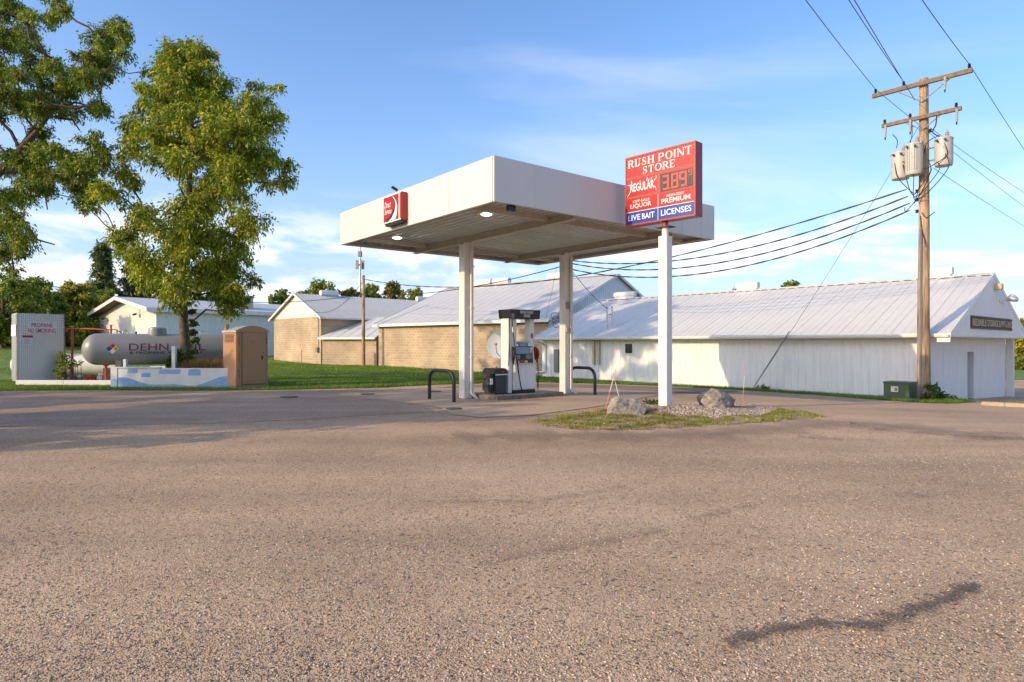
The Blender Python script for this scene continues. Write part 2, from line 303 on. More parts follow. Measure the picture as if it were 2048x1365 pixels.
M['leaf_dark'] = leafmat('dark_leaf', (.10, .165, .02), (.21, .28, .034), (.46, .42, .06), .52, p=(.05, .7, 1))
M['leaf_yellow'] = leafmat('yellow_green_leaf', (.14, .18, .02), (.33, .33, .035), (.60, .48, .07), .46, p=(.0, .5, 1))
M['leaf_bg'] = leafmat('background_leaf', (.10, .16, .022), (.22, .28, .04), (.44, .40, .065), .48)
M['needle'] = leafmat('pine_needle', (.07, .11, .032), (.13, .175, .045), (.28, .22, .09), .35)
M['leaf_autumn'] = leafmat('autumn_leaf', (.08, .10, .015), (.20, .17, .02), (.34, .18, .03), .3)
M['weed'] = leafmat('dry_weed', (.10, .10, .02), (.24, .16, .05), (.30, .14, .05), .25)
M['shrub'] = leafmat('broad_leaf', (.035, .075, .012), (.08, .14, .02), (.16, .20, .03), .3)
M['blade'] = leafmat('lawn_blade', (.10, .19, .016), (.17, .28, .025), (.32, .33, .07), .4)
M['blade_y'] = leafmat('island_blade', (.15, .21, .018), (.30, .32, .03), (.52, .36, .11), .4)
def lawnmat():
    m, nt, b = ntree('lawn'); N = nt.nodes; L = nt.links
    g = N.new('ShaderNodeNewGeometry'); n = N.new('ShaderNodeTexNoise'); n.inputs['Scale'].default_value = .35; n.inputs['Detail'].default_value = 8; n.inputs['Roughness'].default_value = .7; L.new(g.outputs['Position'], n.inputs['Vector'])
    cr = N.new('ShaderNodeValToRGB'); L.new(n.outputs[0], cr.inputs[0]); e = cr.color_ramp.elements
    e[0].position = .3; e[0].color = (.085, .155, .015, 1); e[1].position = .7; e[1].color = (.17, .25, .03, 1)
    L.new(cr.outputs[0], b.inputs['Base Color']); b.inputs['Roughness'].default_value = .9
    n2 = N.new('ShaderNodeTexNoise'); n2.inputs['Scale'].default_value = 40; L.new(g.outputs['Position'], n2.inputs['Vector'])
    bp = N.new('ShaderNodeBump'); bp.inputs['Strength'].default_value = .6; bp.inputs['Distance'].default_value = .05; L.new(n2.outputs[0], bp.inputs['Height']); L.new(bp.outputs[0], b.inputs['Normal'])
    return m
M['lawn'] = lawnmat()
M['stones'] = leafmat('pea_stones', (.20, .155, .125), (.36, .27, .22), (.50, .42, .37), 0, .85)
M['grit'] = leafmat('loose_chips', (.17, .14, .12), (.46, .32, .21), (.66, .53, .40), 0, .85, p=(0, .6, 1))
# ------------------------------------------------------------------ mesh helpers
class MB:
    def __init__(s): s.v = []; s.f = []
    def add(s, vs, fs):
        n = len(s.v); s.v += [tuple(v) for v in vs]; s.f += [tuple(i+n for i in f) for f in fs]; return s
    def box(s, x0, x1, y0, y1, z0, z1):
        return s.add([(x0,y0,z0),(x1,y0,z0),(x1,y1,z0),(x0,y1,z0),(x0,y0,z1),(x1,y0,z1),(x1,y1,z1),(x0,y1,z1)],
                     [(0,3,2,1),(4,5,6,7),(0,1,5,4),(1,2,6,5),(2,3,7,6),(3,0,4,7)])
    def obox(s, c, ax, ay, az):
        c, ax, ay, az = map(Vector, (c, ax, ay, az))
        p = [c+ax*i+ay*j+az*k for k in (-1, 1) for i, j in ((-1,-1),(1,-1),(1,1),(-1,1))]
        return s.add(p, [(0,3,2,1),(4,5,6,7),(0,1,5,4),(1,2,6,5),(2,3,7,6),(3,0,4,7)])
    def tube(s, pts, r, n=8, cap=True):
        pts = [Vector(p) for p in pts]; rs = r if isinstance(r, (list, tuple)) else [r]*len(pts)
        base = len(s.v); up = None
        for i, p in enumerate(pts):
            d = (pts[min(i+1, len(pts)-1)]-pts[max(i-1, 0)]).normalized()
            if up is None:
                up = Vector((0, 0, 1)) if abs(d.z) < .9 else Vector((1, 0, 0))
            a = d.cross(up); a = a.normalized() if a.length > 1e-5 else Vector((1, 0, 0)); b = a.cross(d).normalized(); up = b
            for k in range(n):
                t = 2*math.pi*k/n; s.v.append(tuple(p+a*math.cos(t)*rs[i]+b*math.sin(t)*rs[i]))
        for i in range(len(pts)-1):
            for k in range(n):
                a0 = base+i*n+k; a1 = base+i*n+(k+1) % n; s.f.append((a0, a0+n, a1+n, a1))
        if cap:
            s.f.append(tuple(base+k for k in range(n))); e = base+(len(pts)-1)*n; s.f.append(tuple(e+n-1-k for k in range(n)))
        return s
    def lathe(s, prof, n=16, o=(0, 0, 0), axis='z'):
        b = len(s.v)
        for r, h in prof:
            for k in range(n):
                t = 2*math.pi*k/n; c, q = r*math.cos(t), r*math.sin(t)
                p = (c, q, h) if axis == 'z' else ((h, c, q) if axis == 'x' else (c, h, q))
                s.v.append((p[0]+o[0], p[1]+o[1], p[2]+o[2]))
        for i in range(len(prof)-1):
            for k in range(n):
                s.f.append((b+i*n+k, b+i*n+(k+1) % n, b+(i+1)*n+(k+1) % n, b+(i+1)*n+k))
        s.f.append(tuple(b+n-1-k for k in range(n))); e = b+(len(prof)-1)*n; s.f.append(tuple(e+k for k in range(n)))
        return s
    def prism(s, poly, d0, d1, axis='y'):
        """polygon (a,b) extruded from d0 to d1 along axis; a,b are the other two axes in order"""
        def mk(a, b, d): return (a, d, b) if axis == 'y' else ((d, a, b) if axis == 'x' else (a, b, d))
        n = len(poly); vs = [mk(a, b, d0) for a, b in poly]+[mk(a, b, d1) for a, b in poly]
        return s.add(vs, [tuple(range(n)), tuple(range(2*n-1, n-1, -1))]+[(i, (i+1) % n, n+(i+1) % n, n+i) for i in range(n)])
    def build(s, name, m, parent=None, smooth=False, bevel=0, label=None):
        me = bpy.data.meshes.new(name); me.from_pydata(s.v, [], s.f); me.materials.append(m)
        bm = bmesh.new(); bm.from_mesh(me); bmesh.ops.recalc_face_normals(bm, faces=bm.faces)
        if bevel: bmesh.ops.bevel(bm, geom=list(bm.edges), offset=bevel, segments=2, affect='EDGES', clamp_overlap=True)
        bm.to_mesh(me); bm.free()
        if smooth:
            me.polygons.foreach_set('use_smooth', [True]*len(me.polygons))
            try: me.set_sharp_from_angle(angle=R(38))
            except Exception: pass
        return link(name, me, parent, label)
def link(name, me, parent=None, label=None):
    o = bpy.data.objects.new(name, me); COL.objects.link(o); o.parent = parent
    if label: o['label'] = label
    return o
def npmesh(name, verts, faces_n, m, parent=None):
    """verts (n,k,3): n separate k-gons"""
    n, k, _ = verts.shape; me = bpy.data.meshes.new(name)
    me.vertices.add(n*k); me.vertices.foreach_set('co', verts.astype(np.float32).ravel())
    me.loops.add(n*k); me.loops.foreach_set('vertex_index', np.arange(n*k, dtype=np.int32))
    me.polygons.add(n); me.polygons.foreach_set('loop_start', np.arange(0, n*k, k, dtype=np.int32))
    me.update(calc_edges=True); me.materials.append(m)
    return link(name, me, parent)
def tag(o, label, cat, group=None, kind=None):
    if kind: o['kind'] = kind
    if label: o['label'] = label
    if cat: o['category'] = cat
    if group: o['group'] = group
    return o
def thing(name, label, cat, loc=(0, 0, 0), rz=0, group=None):
    o = bpy.data.objects.new(name, None); COL.objects.link(o); o.location = loc; o.rotation_euler = (0, 0, rz); o.empty_display_size = .2
    return tag(o, label, cat, group)
def struct(o): o['kind'] = 'structure'; return o
def copytree(o, parent=None):
    c = o.copy(); COL.objects.link(c); c.parent = parent
    for ch in list(o.children): copytree(ch, c)
    return c
_tc = {}
def textpoly(s, bold=0.0):
    key = (s, bold)
    if key not in _tc:
        cu = bpy.data.curves.new('t', 'FONT'); cu.body = s; cu.size = 1; cu.offset = bold; cu.resolution_u = 3
        o = bpy.data.objects.new('t', cu); COL.objects.link(o); dg = bpy.context.evaluated_depsgraph_get()
        me = bpy.data.meshes.new_from_object(o.evaluated_get(dg)); v = np.array([x.co[:] for x in me.vertices]); f = [tuple(p.vertices) for p in me.polygons]
        bpy.data.objects.remove(o); bpy.data.curves.remove(cu); bpy.data.meshes.remove(me)
        v = v-v.min(0); v = v/np.maximum(v.max(0), 1e-6); _tc[key] = (v, f)
    return _tc[key]
def flat_text(s, x0, x1, z0, z1, y, m, parent, name='lettering', bold=.012, shear=0, dep=.004):
    if ' ' in s:                                   # one part per word
        W_ = s.split(' '); tot = sum(len(q) for q in W_)+.55*(len(W_)-1); x = x0
        for q in W_:
            w = len(q)/tot*(x1-x0); flat_text(q, x, x+w, z0, z1, y, m, parent, name, bold, shear, dep); x += w+.55/tot*(x1-x0)
        return
    """lettering on a plane facing -y, as a thin raised plate"""
    v, f = textpoly(s, bold); n = len(v); mb = MB()
    X = x0+v[:, 0]*(x1-x0)+shear*v[:, 1]*(z1-z0); Z = z0+v[:, 1]*(z1-z0)
    from collections import Counter
    ec = Counter()
    for q in f:
        for i in range(len(q)): ec[frozenset((q[i], q[(i+1) % len(q)]))] += 1
    vs = [(X[i], y-dep, Z[i]) for i in range(n)]+[(X[i], y, Z[i]) for i in range(n)]; fs = list(f)
    for q in f:
        for i in range(len(q)):
            a, b = q[i], q[(i+1) % len(q)]
            if ec[frozenset((a, b))] == 1: fs.append((a, a+n, b+n, b))
    me = bpy.data.meshes.new(name); me.from_pydata(vs, [], fs); me.materials.append(m)
    return link(name, me, parent)
def ribbon(mb, pts, ws, y, dep=.004):
    pts = [Vector(p) for p in pts]; n = len(pts); A = []; B = []
    for i in range(n):
        d = (pts[min(i+1, n-1)]-pts[max(i-1, 0)]).normalized(); q = Vector((-d.y, d.x)); w = ws[i] if isinstance(ws, (list, tuple)) else ws
        A.append(pts[i]+q*w/2); B.append(pts[i]-q*w/2)
    for i in range(n-1):
        mb.prism([A[i], A[i+1], B[i+1], B[i]], y-dep, y, 'y')
SER = {}
def _arc(cx, cy, rx, ry, a0, a1, n=14):
    return [(cx+rx*math.cos(R(a0+(a1-a0)*i/n)), cy+ry*math.sin(R(a0+(a1-a0)*i/n))) for i in range(n+1)]
def serif_letter(mb, ch, x, z, w, h, y, dep):
    """Roman letter with thick stems, thin hairlines and slab serifs, in a box x..x+w, z..z+h"""
    T, t, s = .20, .075, .07; k = [0]
    def P(p): return (x+p[0]*w, z+p[1]*h)
    def rect(a, b, c, d):
        k[0] += 1; mb.prism([P((a, c)), P((b, c)), P((b, d)), P((a, d))], y-dep-k[0]*.0004, y, 'y')
    def stem(c, ww=T, top=True, bot=True):
        rect(c-ww/2, c+ww/2, 0, 1)
        if bot: rect(c-ww/2-.08, c+ww/2+.08, 0, s)
        if top: rect(c-ww/2-.08, c+ww/2+.08, 1-s, 1)
    def rib(pts, ws):
        k[0] += 1; ribbon(mb, [P(p) for p in pts], [q*(w+h)/2 for q in ws], y, dep+k[0]*.0004)
    def bow(cx, cy, rx, ry, a0, a1, n=14):
        pts = _arc(cx, cy, rx, ry, a0, a1, n); ws = [t+(T-t)*abs(math.cos(R(a0+(a1-a0)*i/n)))**1.4 for i in range(n+1)]; rib(pts, ws)
    if ch == 'R': stem(.2); bow(.42, .735, .36, .225, -90, 90); rect(.25, .45, .475, .545); rect(.25, .45, .925, 1); rib([(.52, .5), (.72, .22), (.88, .03)], [T*.9, T*.9, T*.9]); rect(.72, 1.02, 0, s)
    elif ch == 'U': stem(.2, T, True, False); rect(.72, .80, .3, 1); rect(.62, .92, 1-s, 1); bow(.47, .3, .29, .26, 180, 360)
    elif ch == 'S':
        pts = [(.80, .74), (.74, .90), (.5, .96), (.26, .90), (.20, .74), (.30, .60), (.52, .5), (.74, .40), (.82, .26), (.74, .1), (.48, .04), (.24, .1), (.16, .28)]
        rib(pts, [t, t, t, t*1.4, T*.9, T, T, T, T*.9, t*1.4, t, t, t]); rect(.76, .84, .68, 1); rect(.12, .2, 0, .32)
    elif ch == 'H': stem(.2); stem(.8); rect(.3, .7, .47, .545)
    elif ch == 'P': stem(.2); bow(.42, .72, .38, .24, -90, 90); rect(.25, .45, .445, .515); rect(.25, .45, .925, 1)
    elif ch == 'O': bow(.5, .5, .4, .46, 0, 360, 28)
    elif ch == 'I': stem(.5, T*2.1)
    elif ch == 'N': stem(.14, .085, True, True); stem(.88, .085, True, False); rib([(.12, .97), (.86, .05)], [T, T])
    elif ch == 'T': stem(.5, T, False, True); rect(.06, .94, .93, 1); rect(.06, .12, .72, .95); rect(.88, .94, .72, .95)
    elif ch == 'E': stem(.2); rect(.25, .86, 0, s); rect(.25, .84, 1-s, 1); rect(.3, .62, .47, .54); rect(.80, .86, 0, .28); rect(.78, .84, .74, 1); rect(.58, .64, .37, .64)
def serif_text(s, x0, x1, z0, z1, y, m, parent, small=None, name='lettering', dep=.004):
    rel = {'I': .5, ' ': .42, 'E': .88, 'S': .82, 'T': .95, 'O': 1.05, 'N': 1.08, 'H': 1.1, 'U': 1.02}
    ws = [rel.get(c, 1.0) for c in s]; tot = sum(ws); x = x0; mb = MB()
    for c, q in zip(s, ws):
        w = q/tot*(x1-x0)
        if c != ' ': serif_letter(mb, c, x+w*.04, z0, w*.92, z1-z0, y, dep)
        else: mb.build(name, m, parent); mb = MB()
        x += w
    return mb.build(name, m, parent)
def ribbed(mb, x0, x1, zb, zt, out, ribs=3, rib_h=.018, rib_w=.045, thick=.012, axis='x', side=-1, pos=0.0, plain=False):
    """sheet cladding panel in a vertical plane: horizontal coordinate x0..x1, heights zb(x)..zt(x); bulges to `side` of plane pos"""
    prof = [(x0, 0)]
    if not plain:
        for i in range(ribs):
            c = x0+(i+.5)*(x1-x0)/ribs; prof += [(c-rib_w, 0), (c-rib_w*.45, rib_h), (c+rib_w*.45, rib_h), (c+rib_w, 0)]
    prof += [(x1, 0)]
    fz = lambda g, x: g(x) if callable(g) else g
    V = []
    for a, d in prof:
        for z in (fz(zb, a), fz(zt, a)):
            o = pos+side*(thick+d); V.append((a, o, z) if axis == 'x' else (o, a, z))
    n = len(prof)
    for a in (x0, x1):
        for z in (fz(zb, a), fz(zt, a)): V.append((a, pos, z) if axis == 'x' else (pos, a, z))
    F = [(2*i, 2*i+2, 2*i+3, 2*i+1) for i in range(n-1)]; q = 2*n
    F += [(0, 1, q+1, q), (2*n-2, q+2, q+3, 2*n-1), (q, q+1, q+3, q+2)]
    F += [tuple([2*i for i in range(n)]+[q+2, q]), tuple([2*i+1 for i in range(n-1, -1, -1)]+[q+1, q+3])]
    mb.add(V, F); return mb
# ------------------------------------------------------------------ terrain
CA, CYAW = (-.374, 13.33), .679                     # canopy near corner and yaw
BK, BYAW = (14.79, 22.75), .715                    # long white building: near corner and yaw
BEN = (math.cos(BYAW), math.sin(BYAW)); BEL = (-math.sin(BYAW), math.cos(BYAW))
def sm(a, b, x):
    t = np.clip((x-a)/(b-a), 0, 1); return t*t*(3-2*t)
def terr(x, y):
    x = np.asarray(x, float); y = np.asarray(y, float)
    s = (x-BK[0])*BEN[0]+(y-BK[1])*BEN[1]; t = (x-BK[0])*BEL[0]+(y-BK[1])*BEL[1]
    z = np.where(s < 0, -.34*np.clip((s+12)/12, 0, 1), -.34-.066*np.minimum(s, 5)-.035*np.clip(s-5, 0, 7))
    z = z*(1-.45*sm(20, 38, t))*sm(-26, -8, t)
    z = z+1.7*np.clip((-x-14)/45, 0, 1.3)*np.clip((y-28)/40, 0, 1)
    return z
def th(x, y): return float(terr(x, y))
def gnd(u, v):
    """world point on the terrain seen at photo pixel (u, v)"""
    z = 0
    for _ in range(30):
        Y = (EYE-z)*FPX/(v-HPX); X = (u-1024)/FPX*Y; z = .5*z+.5*th(X, Y)
    return Vector((X, Y, th(X, Y)))
def at(u, v, Y): return Vector(((u-1024)/FPX*Y, Y, EYE+(HPX-v)/FPX*Y))
class Frame:
    def __init__(s, o, yaw): s.o = o; s.c = math.cos(yaw); s.s = math.sin(yaw); s.yaw = yaw
    def __call__(s, x, y, z=0): return Vector((s.o[0]+s.c*x-s.s*y, s.o[1]+s.s*x+s.c*y, z))
    def inv(s, X, Y):
        a, b = X-s.o[0], Y-s.o[1]; return (s.c*a+s.s*b, -s.s*a+s.c*b)
CF = Frame(CA, CYAW); BF = Frame(BK, BYAW)
# ================================================================== GROUND
def sheet(name, poly, m, off, step=1.5, kind='structure', dz=None):
    bm = bmesh.new(); vs = [bm.verts.new((p[0], p[1], 0)) for p in poly]; bm.faces.new(vs)
    xs = [p[0] for p in poly]; ys = [p[1] for p in poly]
    for ax, lo, hi in ((0, min(xs), max(xs)), (1, min(ys), max(ys))):
        k = math.ceil(lo/step)*step
        while k < hi:
            co = [0, 0, 0]; no = [0, 0, 0]; co[ax] = k; no[ax] = 1
            bmesh.ops.bisect_plane(bm, geom=bm.verts[:]+bm.edges[:]+bm.faces[:], plane_co=co, plane_no=no); k += step
    for v in bm.verts: v.co.z = th(v.co.x, v.co.y)+off+(dz(v.co.x, v.co.y) if dz else 0)
    bmesh.ops.triangulate(bm, faces=bm.faces); bmesh.ops.recalc_face_normals(bm, faces=bm.faces)
    if sum(f.normal.z for f in bm.faces) < 0: bmesh.ops.reverse_faces(bm, faces=bm.faces)
    me = bpy.data.meshes.new(name); bm.to_mesh(me); bm.free(); me.materials.append(m); me.polygons.foreach_set('use_smooth', [True]*len(me.polygons))
    o = link(name, me)
    if kind: o['kind'] = kind
    return o
def ground():
    xs = np.concatenate([[-3000, -1200, -500, -250, -150, -110], np.arange(-90, 61, 1.5), [70, 90, 130, 250, 600, 1500, 3000]])
    ys = np.concatenate([[-1500, -400, -120, -60, -30], np.arange(-15, 100, 1.5), [110, 130, 170, 250, 450, 1000, 3500]])
    X, Y = np.meshgrid(xs, ys); Z = terr(X, Y); me = bpy.data.meshes.new('lawn_ground')
    V = np.stack([X, Y, Z], -1).reshape(-1, 3); nx = len(xs)
    F = [(j*nx+i, j*nx+i+1, (j+1)*nx+i+1, (j+1)*nx+i) for j in range(len(ys)-1) for i in range(nx-1)]
    me.from_pydata(V.tolist(), [], F); me.materials.append(M['lawn']); me.polygons.foreach_set('use_smooth', [True]*len(me.polygons))
    struct(link('ground', me))
ground()
edge_px = [(-250, 790), (0, 783), (200, 782), (400, 783), (540, 782), (620, 780), (760, 777), (870, 771), (960, 768), (1090, 766), (1200, 769), (1340, 774), (1490, 782), (1640, 792), (1760, 802), (1850, 808), (1905, 809), (1945, 806)]
EDGE = [gnd(*p) for p in edge_px]
lotpoly = [(-60, EDGE[0].y-1), *[(p.x, p.y) for p in EDGE]]
lotpoly += [tuple(BF(1.6, -.5))[:2], tuple(BF(1.6, .3))[:2], tuple(BF(11.4, .3))[:2], tuple(BF(12.5, 6))[:2], tuple(BF(14, 16))[:2], tuple(BF(24, 16))[:2], (60, 30), (60, -14), (-60, -14)]
sheet('parking_lot', lotpoly, M['lot'], .02, 1.5)
gl = [gnd(*p) for p in [(-250, 800), (0, 786), (540, 785), (640, 783), (760, 781), (880, 775), (900, 790), (850, 812), (870, 826), (760, 832), (600, 842), (400, 850), (200, 854), (0, 856), (-250, 862)]]
sheet('gravel_drive', [(p.x, p.y) for p in gl], M['gravel'], .026, 1.5)
pp = [gnd(*p) for p in [(676, 791), (800, 783), (900, 778), (1000, 773), (1120, 771), (1300, 779), (1330, 790), (1250, 806), (1180, 818), (1060, 834), (960, 838), (905, 832), (880, 818), (800, 806), (690, 797)]]
sheet('concrete_apron', [(p.x, p.y) for p in pp], M['pad'], .032, 1.2)
dk = [gnd(*p) for p in [(880, 777), (1000, 771), (1100, 769.5), (1200, 772), (1340, 777), (1480, 785), (1400, 789), (1300, 784), (1150, 777), (1000, 778)]]
sheet('back_lane', [(p.x, p.y) for p in dk], M['asphalt_dark'], .038, 1.5)
# dark strip in front of the grass island
dk2 = [gnd(*p) for p in [(560, 882), (800, 872), (1060, 862), (1180, 866), (1330, 864), (1460, 856), (1640, 842), (1700, 846), (1620, 862), (1460, 880), (1250, 888), (980, 892), (700, 892)]]
def stain(name, label, px, w, m, off=.045, group=None):
    P = [gnd(*p) for p in px]; pts = []
    for i in range(len(P)-1):
        for k in range(6): pts.append(P[i].lerp(P[i+1], k/6))
    pts.append(P[-1]); n = len(pts); V = []; A = []; F = []
    for i, p in enumerate(pts):
        d = (pts[min(i+1, n-1)]-pts[max(i-1, 0)]); d.z = 0; d.normalize(); q = Vector((-d.y, d.x, 0)); ww = w*(.55+.45*math.sin(i*1.7)*math.sin(i*.6))*(1 if 0 < i < n-1 else .3)
        for k, e in enumerate((0, .45, .7, .45, 0)):
            c = p+q*ww*(k-2)/2; V.append((c.x, c.y, th(c.x, c.y)+off)); A.append(e*(.35 if i in (0, n-1) else 1))
    for i in range(n-1):
        for k in range(4): a = i*5+k; F.append((a, a+1, a+6, a+5))
    me = bpy.data.meshes.new(name); me.from_pydata(V, [], F); at_ = me.attributes.new('edge', 'FLOAT', 'POINT'); at_.data.foreach_set('value', A)
    me.materials.append(m); o = link(name, me); o['kind'] = 'structure'; return o
stain('damp_trail', '', [(1440, 1302), (1500, 1286), (1570, 1268), (1650, 1262), (1740, 1264), (1800, 1244), (1850, 1222), (1900, 1205), (1950, 1178)], .17, M['stain'])
stain('damp_trail', '', [(940, 1142), (1040, 1118), (1120, 1106), (1220, 1088), (1330, 1066)], .11, M['stain_soft'])
stain('damp_trail', '', [(1375, 1052), (1430, 1034), (1520, 1014)], .15, M['stain_soft'])
stain('damp_trail', '', [(830, 1012), (930, 1010), (1040, 1011), (1140, 998), (1260, 978)], .12, M['stain_soft'])
stain('damp_trail', '', [(1826, 995), (1842, 1000), (1862, 1005)], .18, M['stain_soft'])
stain('damp_trail', '', [(1590, 878), (1640, 881), (1690, 884)], .5, M['stain_soft'])
stain('dark_strip', '', [(900, 880), (1060, 874), (1250, 876), (1420, 872), (1560, 860), (1700, 848), (1840, 862), (2060, 886)], 1.7, M['stain_soft'])  # broad soft-edged strip, darker than the lot around it
stain('dark_strip', '', [(1740, 862), (1860, 872), (1990, 880), (2100, 884)], .35, M['stain_soft'])
# ================================================================== FUEL CANOPY
ZB, ZT, CX, CY = 4.57, 5.53, 7.92, 7.64
def canopy():
    c = thing('fuel_canopy', 'white flat-roofed fuel pump canopy with deep fascia on two columns', 'canopy', (*CA, 0), CYAW)
    def fas(axis, lo, hi, pos, side, cuts):
        e = [lo]+cuts+[hi]
        for a, b in zip(e, e[1:]):
            mb = MB(); g = .004
            x = (a+g, b-g); p = (pos, pos+side*.05)
            if axis == 'x': mb.box(x[0], x[1], min(p), max(p), ZB, ZT)
            else: mb.box(min(p), max(p), x[0], x[1], ZB, ZT)
            mb.build('fascia_panel', M['fascia'], c, bevel=.006)
    fas('x', 0, CX, 0, 1, [1.13, 3.8, 6.4, 7.28]); fas('x', 0, CX, CY, -1, [2.6, 5.2])
    fas('y', .052, CY-.052, 0, 1, [1.7, 4.3]); fas('y', .052, CY-.052, CX, -1, [2.6, 5.2])
    for a, b, d, e in ((1.026, 1.034, -.004, 0), (5.846, 5.854, -.004, 0)): pass
    for xs in (1.13, 7.28): MB().box(xs-.012, xs+.012, -.006, -.001, ZB+.005, ZT-.005).build('seam_strip', M['fascia'], c)
    # bottom return lips
    for q in ((.052, CX-.052, .052, .16), (.052, CX-.052, CY-.16, CY-.052)): MB().box(*q, ZB+.02, ZB+.05).build('soffit_lip', M['steel'], c)
    for q in ((.052, .16, .162, CY-.162), (CX-.16, CX-.052, .162, CY-.162)): MB().box(*q, ZB+.02, ZB+.05).build('soffit_lip', M['steel'], c)
    # roll-formed deck pans running front to back (local y)
    n = 34; w = (CX-.12)/n; z = 4.79
    prof = [(0, 0), (.02, -.10), (.08, -.10), (.10, 0), (w-.004, 0), (w-.004, .015), (0, .015)]
    me = None
    for i in range(n):
        if me is None:
            o = MB().prism([(a, b+z) for a, b in prof], .056, CY-.056, 'y').build('deck_panel', M['deck'], c); me = o.data
        else: o = link('deck_panel', me, c)
        o.location.x = .06+i*w
    MB().box(.06, CX-.06, .06, CY-.06, 4.86, 4.9).build('roof_sheet', M['galv'], c)
    for bx in (2.475, 6.2):
        b = MB(); b.box(bx-.07, bx+.07, .17, CY-.17, 4.695, 4.71).box(bx-.006, bx+.006, .17, CY-.17, 4.515, 4.695).box(bx-.08, bx+.08, .17, CY-.17, 4.50, 4.514).build('beam', M['steel'], c)
    for by in (1.0, 6.6):
        MB().box(.2, 2.38, by-.05, by+.05, 4.58, 4.69).build('cross_beam', M['steel'], c)
        MB().box(2.57, 6.1, by-.05, by+.05, 4.58, 4.69).build('cross_beam', M['steel'], c)
        MB().box(6.3, CX-.2, by-.05, by+.05, 4.58, 4.69).build('cross_beam', M['steel'], c)
    for k, (x, y) in enumerate(((2.475, 4.6), (6.2, 4.35))):
        P = CF(x, y); g = th(P.x, P.y)
        col = MB(); h = .135      # wide flange: two flanges and a web
        col.box(x-h, x+h, y-h, y-h+.03, g, 4.50).box(x-h, x+h, y+h-.03, y+h, g, 4.50).box(x-.02, x+.02, y-h+.031, y+h-.031, g, 4.50)
        col.box(x-h-.001, x-h+.02, y-h+.031, y+h-.031, g, 4.45)
        co = col.build('column', M['column'], c)
        d = MB(); dx, dy = x+.085, y-h-.05
        d.box(dx-.042, dx+.042, dy-.038, dy+.038, g+.2, 4.4); d.build('downspout', M['column'], co, bevel=.01)
        e = MB(); e.add([(dx-.05, dy-.045, g+.2), (dx+.05, dy-.045, g+.2), (dx+.05, dy+.045, g+.2), (dx-.05, dy+.045, g+.2),
                         (dx+.02, dy-.16, g+.03), (dx+.12, dy-.16, g+.03), (dx+.12, dy-.08, g+.10), (dx+.02, dy-.08, g+.10)][:8],
                        [(0,1,2,3),(4,5,6,7),(0,1,5,4),(1,2,6,5),(2,3,7,6),(3,0,4,7)]); e.build('spout_elbow', M['column'], co)
        for zz in (1.2, 2.6, 3.8): MB().box(dx-.06, dx+.06, dy-.053, dy+.05, g+zz, g+zz+.04).build('pipe_strap', M['column'], co)
        MB().box(x-.2, x+.2, y-.19, y+.19, g-.01, g+.035).build('base_plate', M['rust'], co)
    # fixings on the right-hand column
    
    MB().box(6.08, 6.19, 4.15, 4.213, 1.98, 2.12).build('junction_box', M['tan'], c)
    MB().box(6.08, 6.20, 4.17, 4.213, 2.72, 2.94).build('notice_plate', M['greybox'], c)
    # small camera hung below the front edge
    mb = MB(); mb.box(.48, .68, .12, .2, 4.46, 4.58).build('security_camera', M['dark'], c)
    return c
canopy()
def canopy_light(x, y, lab):
    P = CF(x, y, 0); t = thing('canopy_light', lab, 'light', (P.x, P.y, 4.713), CYAW, 'lit lamps under the fuel canopy')
    MB().box(-.22, .22, -.22, .22, -.035, 0).build('housing', M['steel'], t, bevel=.008)
    MB().lathe([(.12, -.036), (.13, -.045), (.11, -.062), (.04, -.068)], 20).build('lens', M['lens'], t, smooth=True)
canopy_light(.99, 1.6, 'lit lamp under the canopy nearest the front corner')
canopy_light(.99, 5.94, 'lit lamp under the canopy just below the red logo sign')
canopy_light(6.75, 1.65, 'lit lamp under the canopy just left of the price sign post')
canopy_light(6.65, 5.94, 'lit lamp under the canopy at the far corner beside the right column')
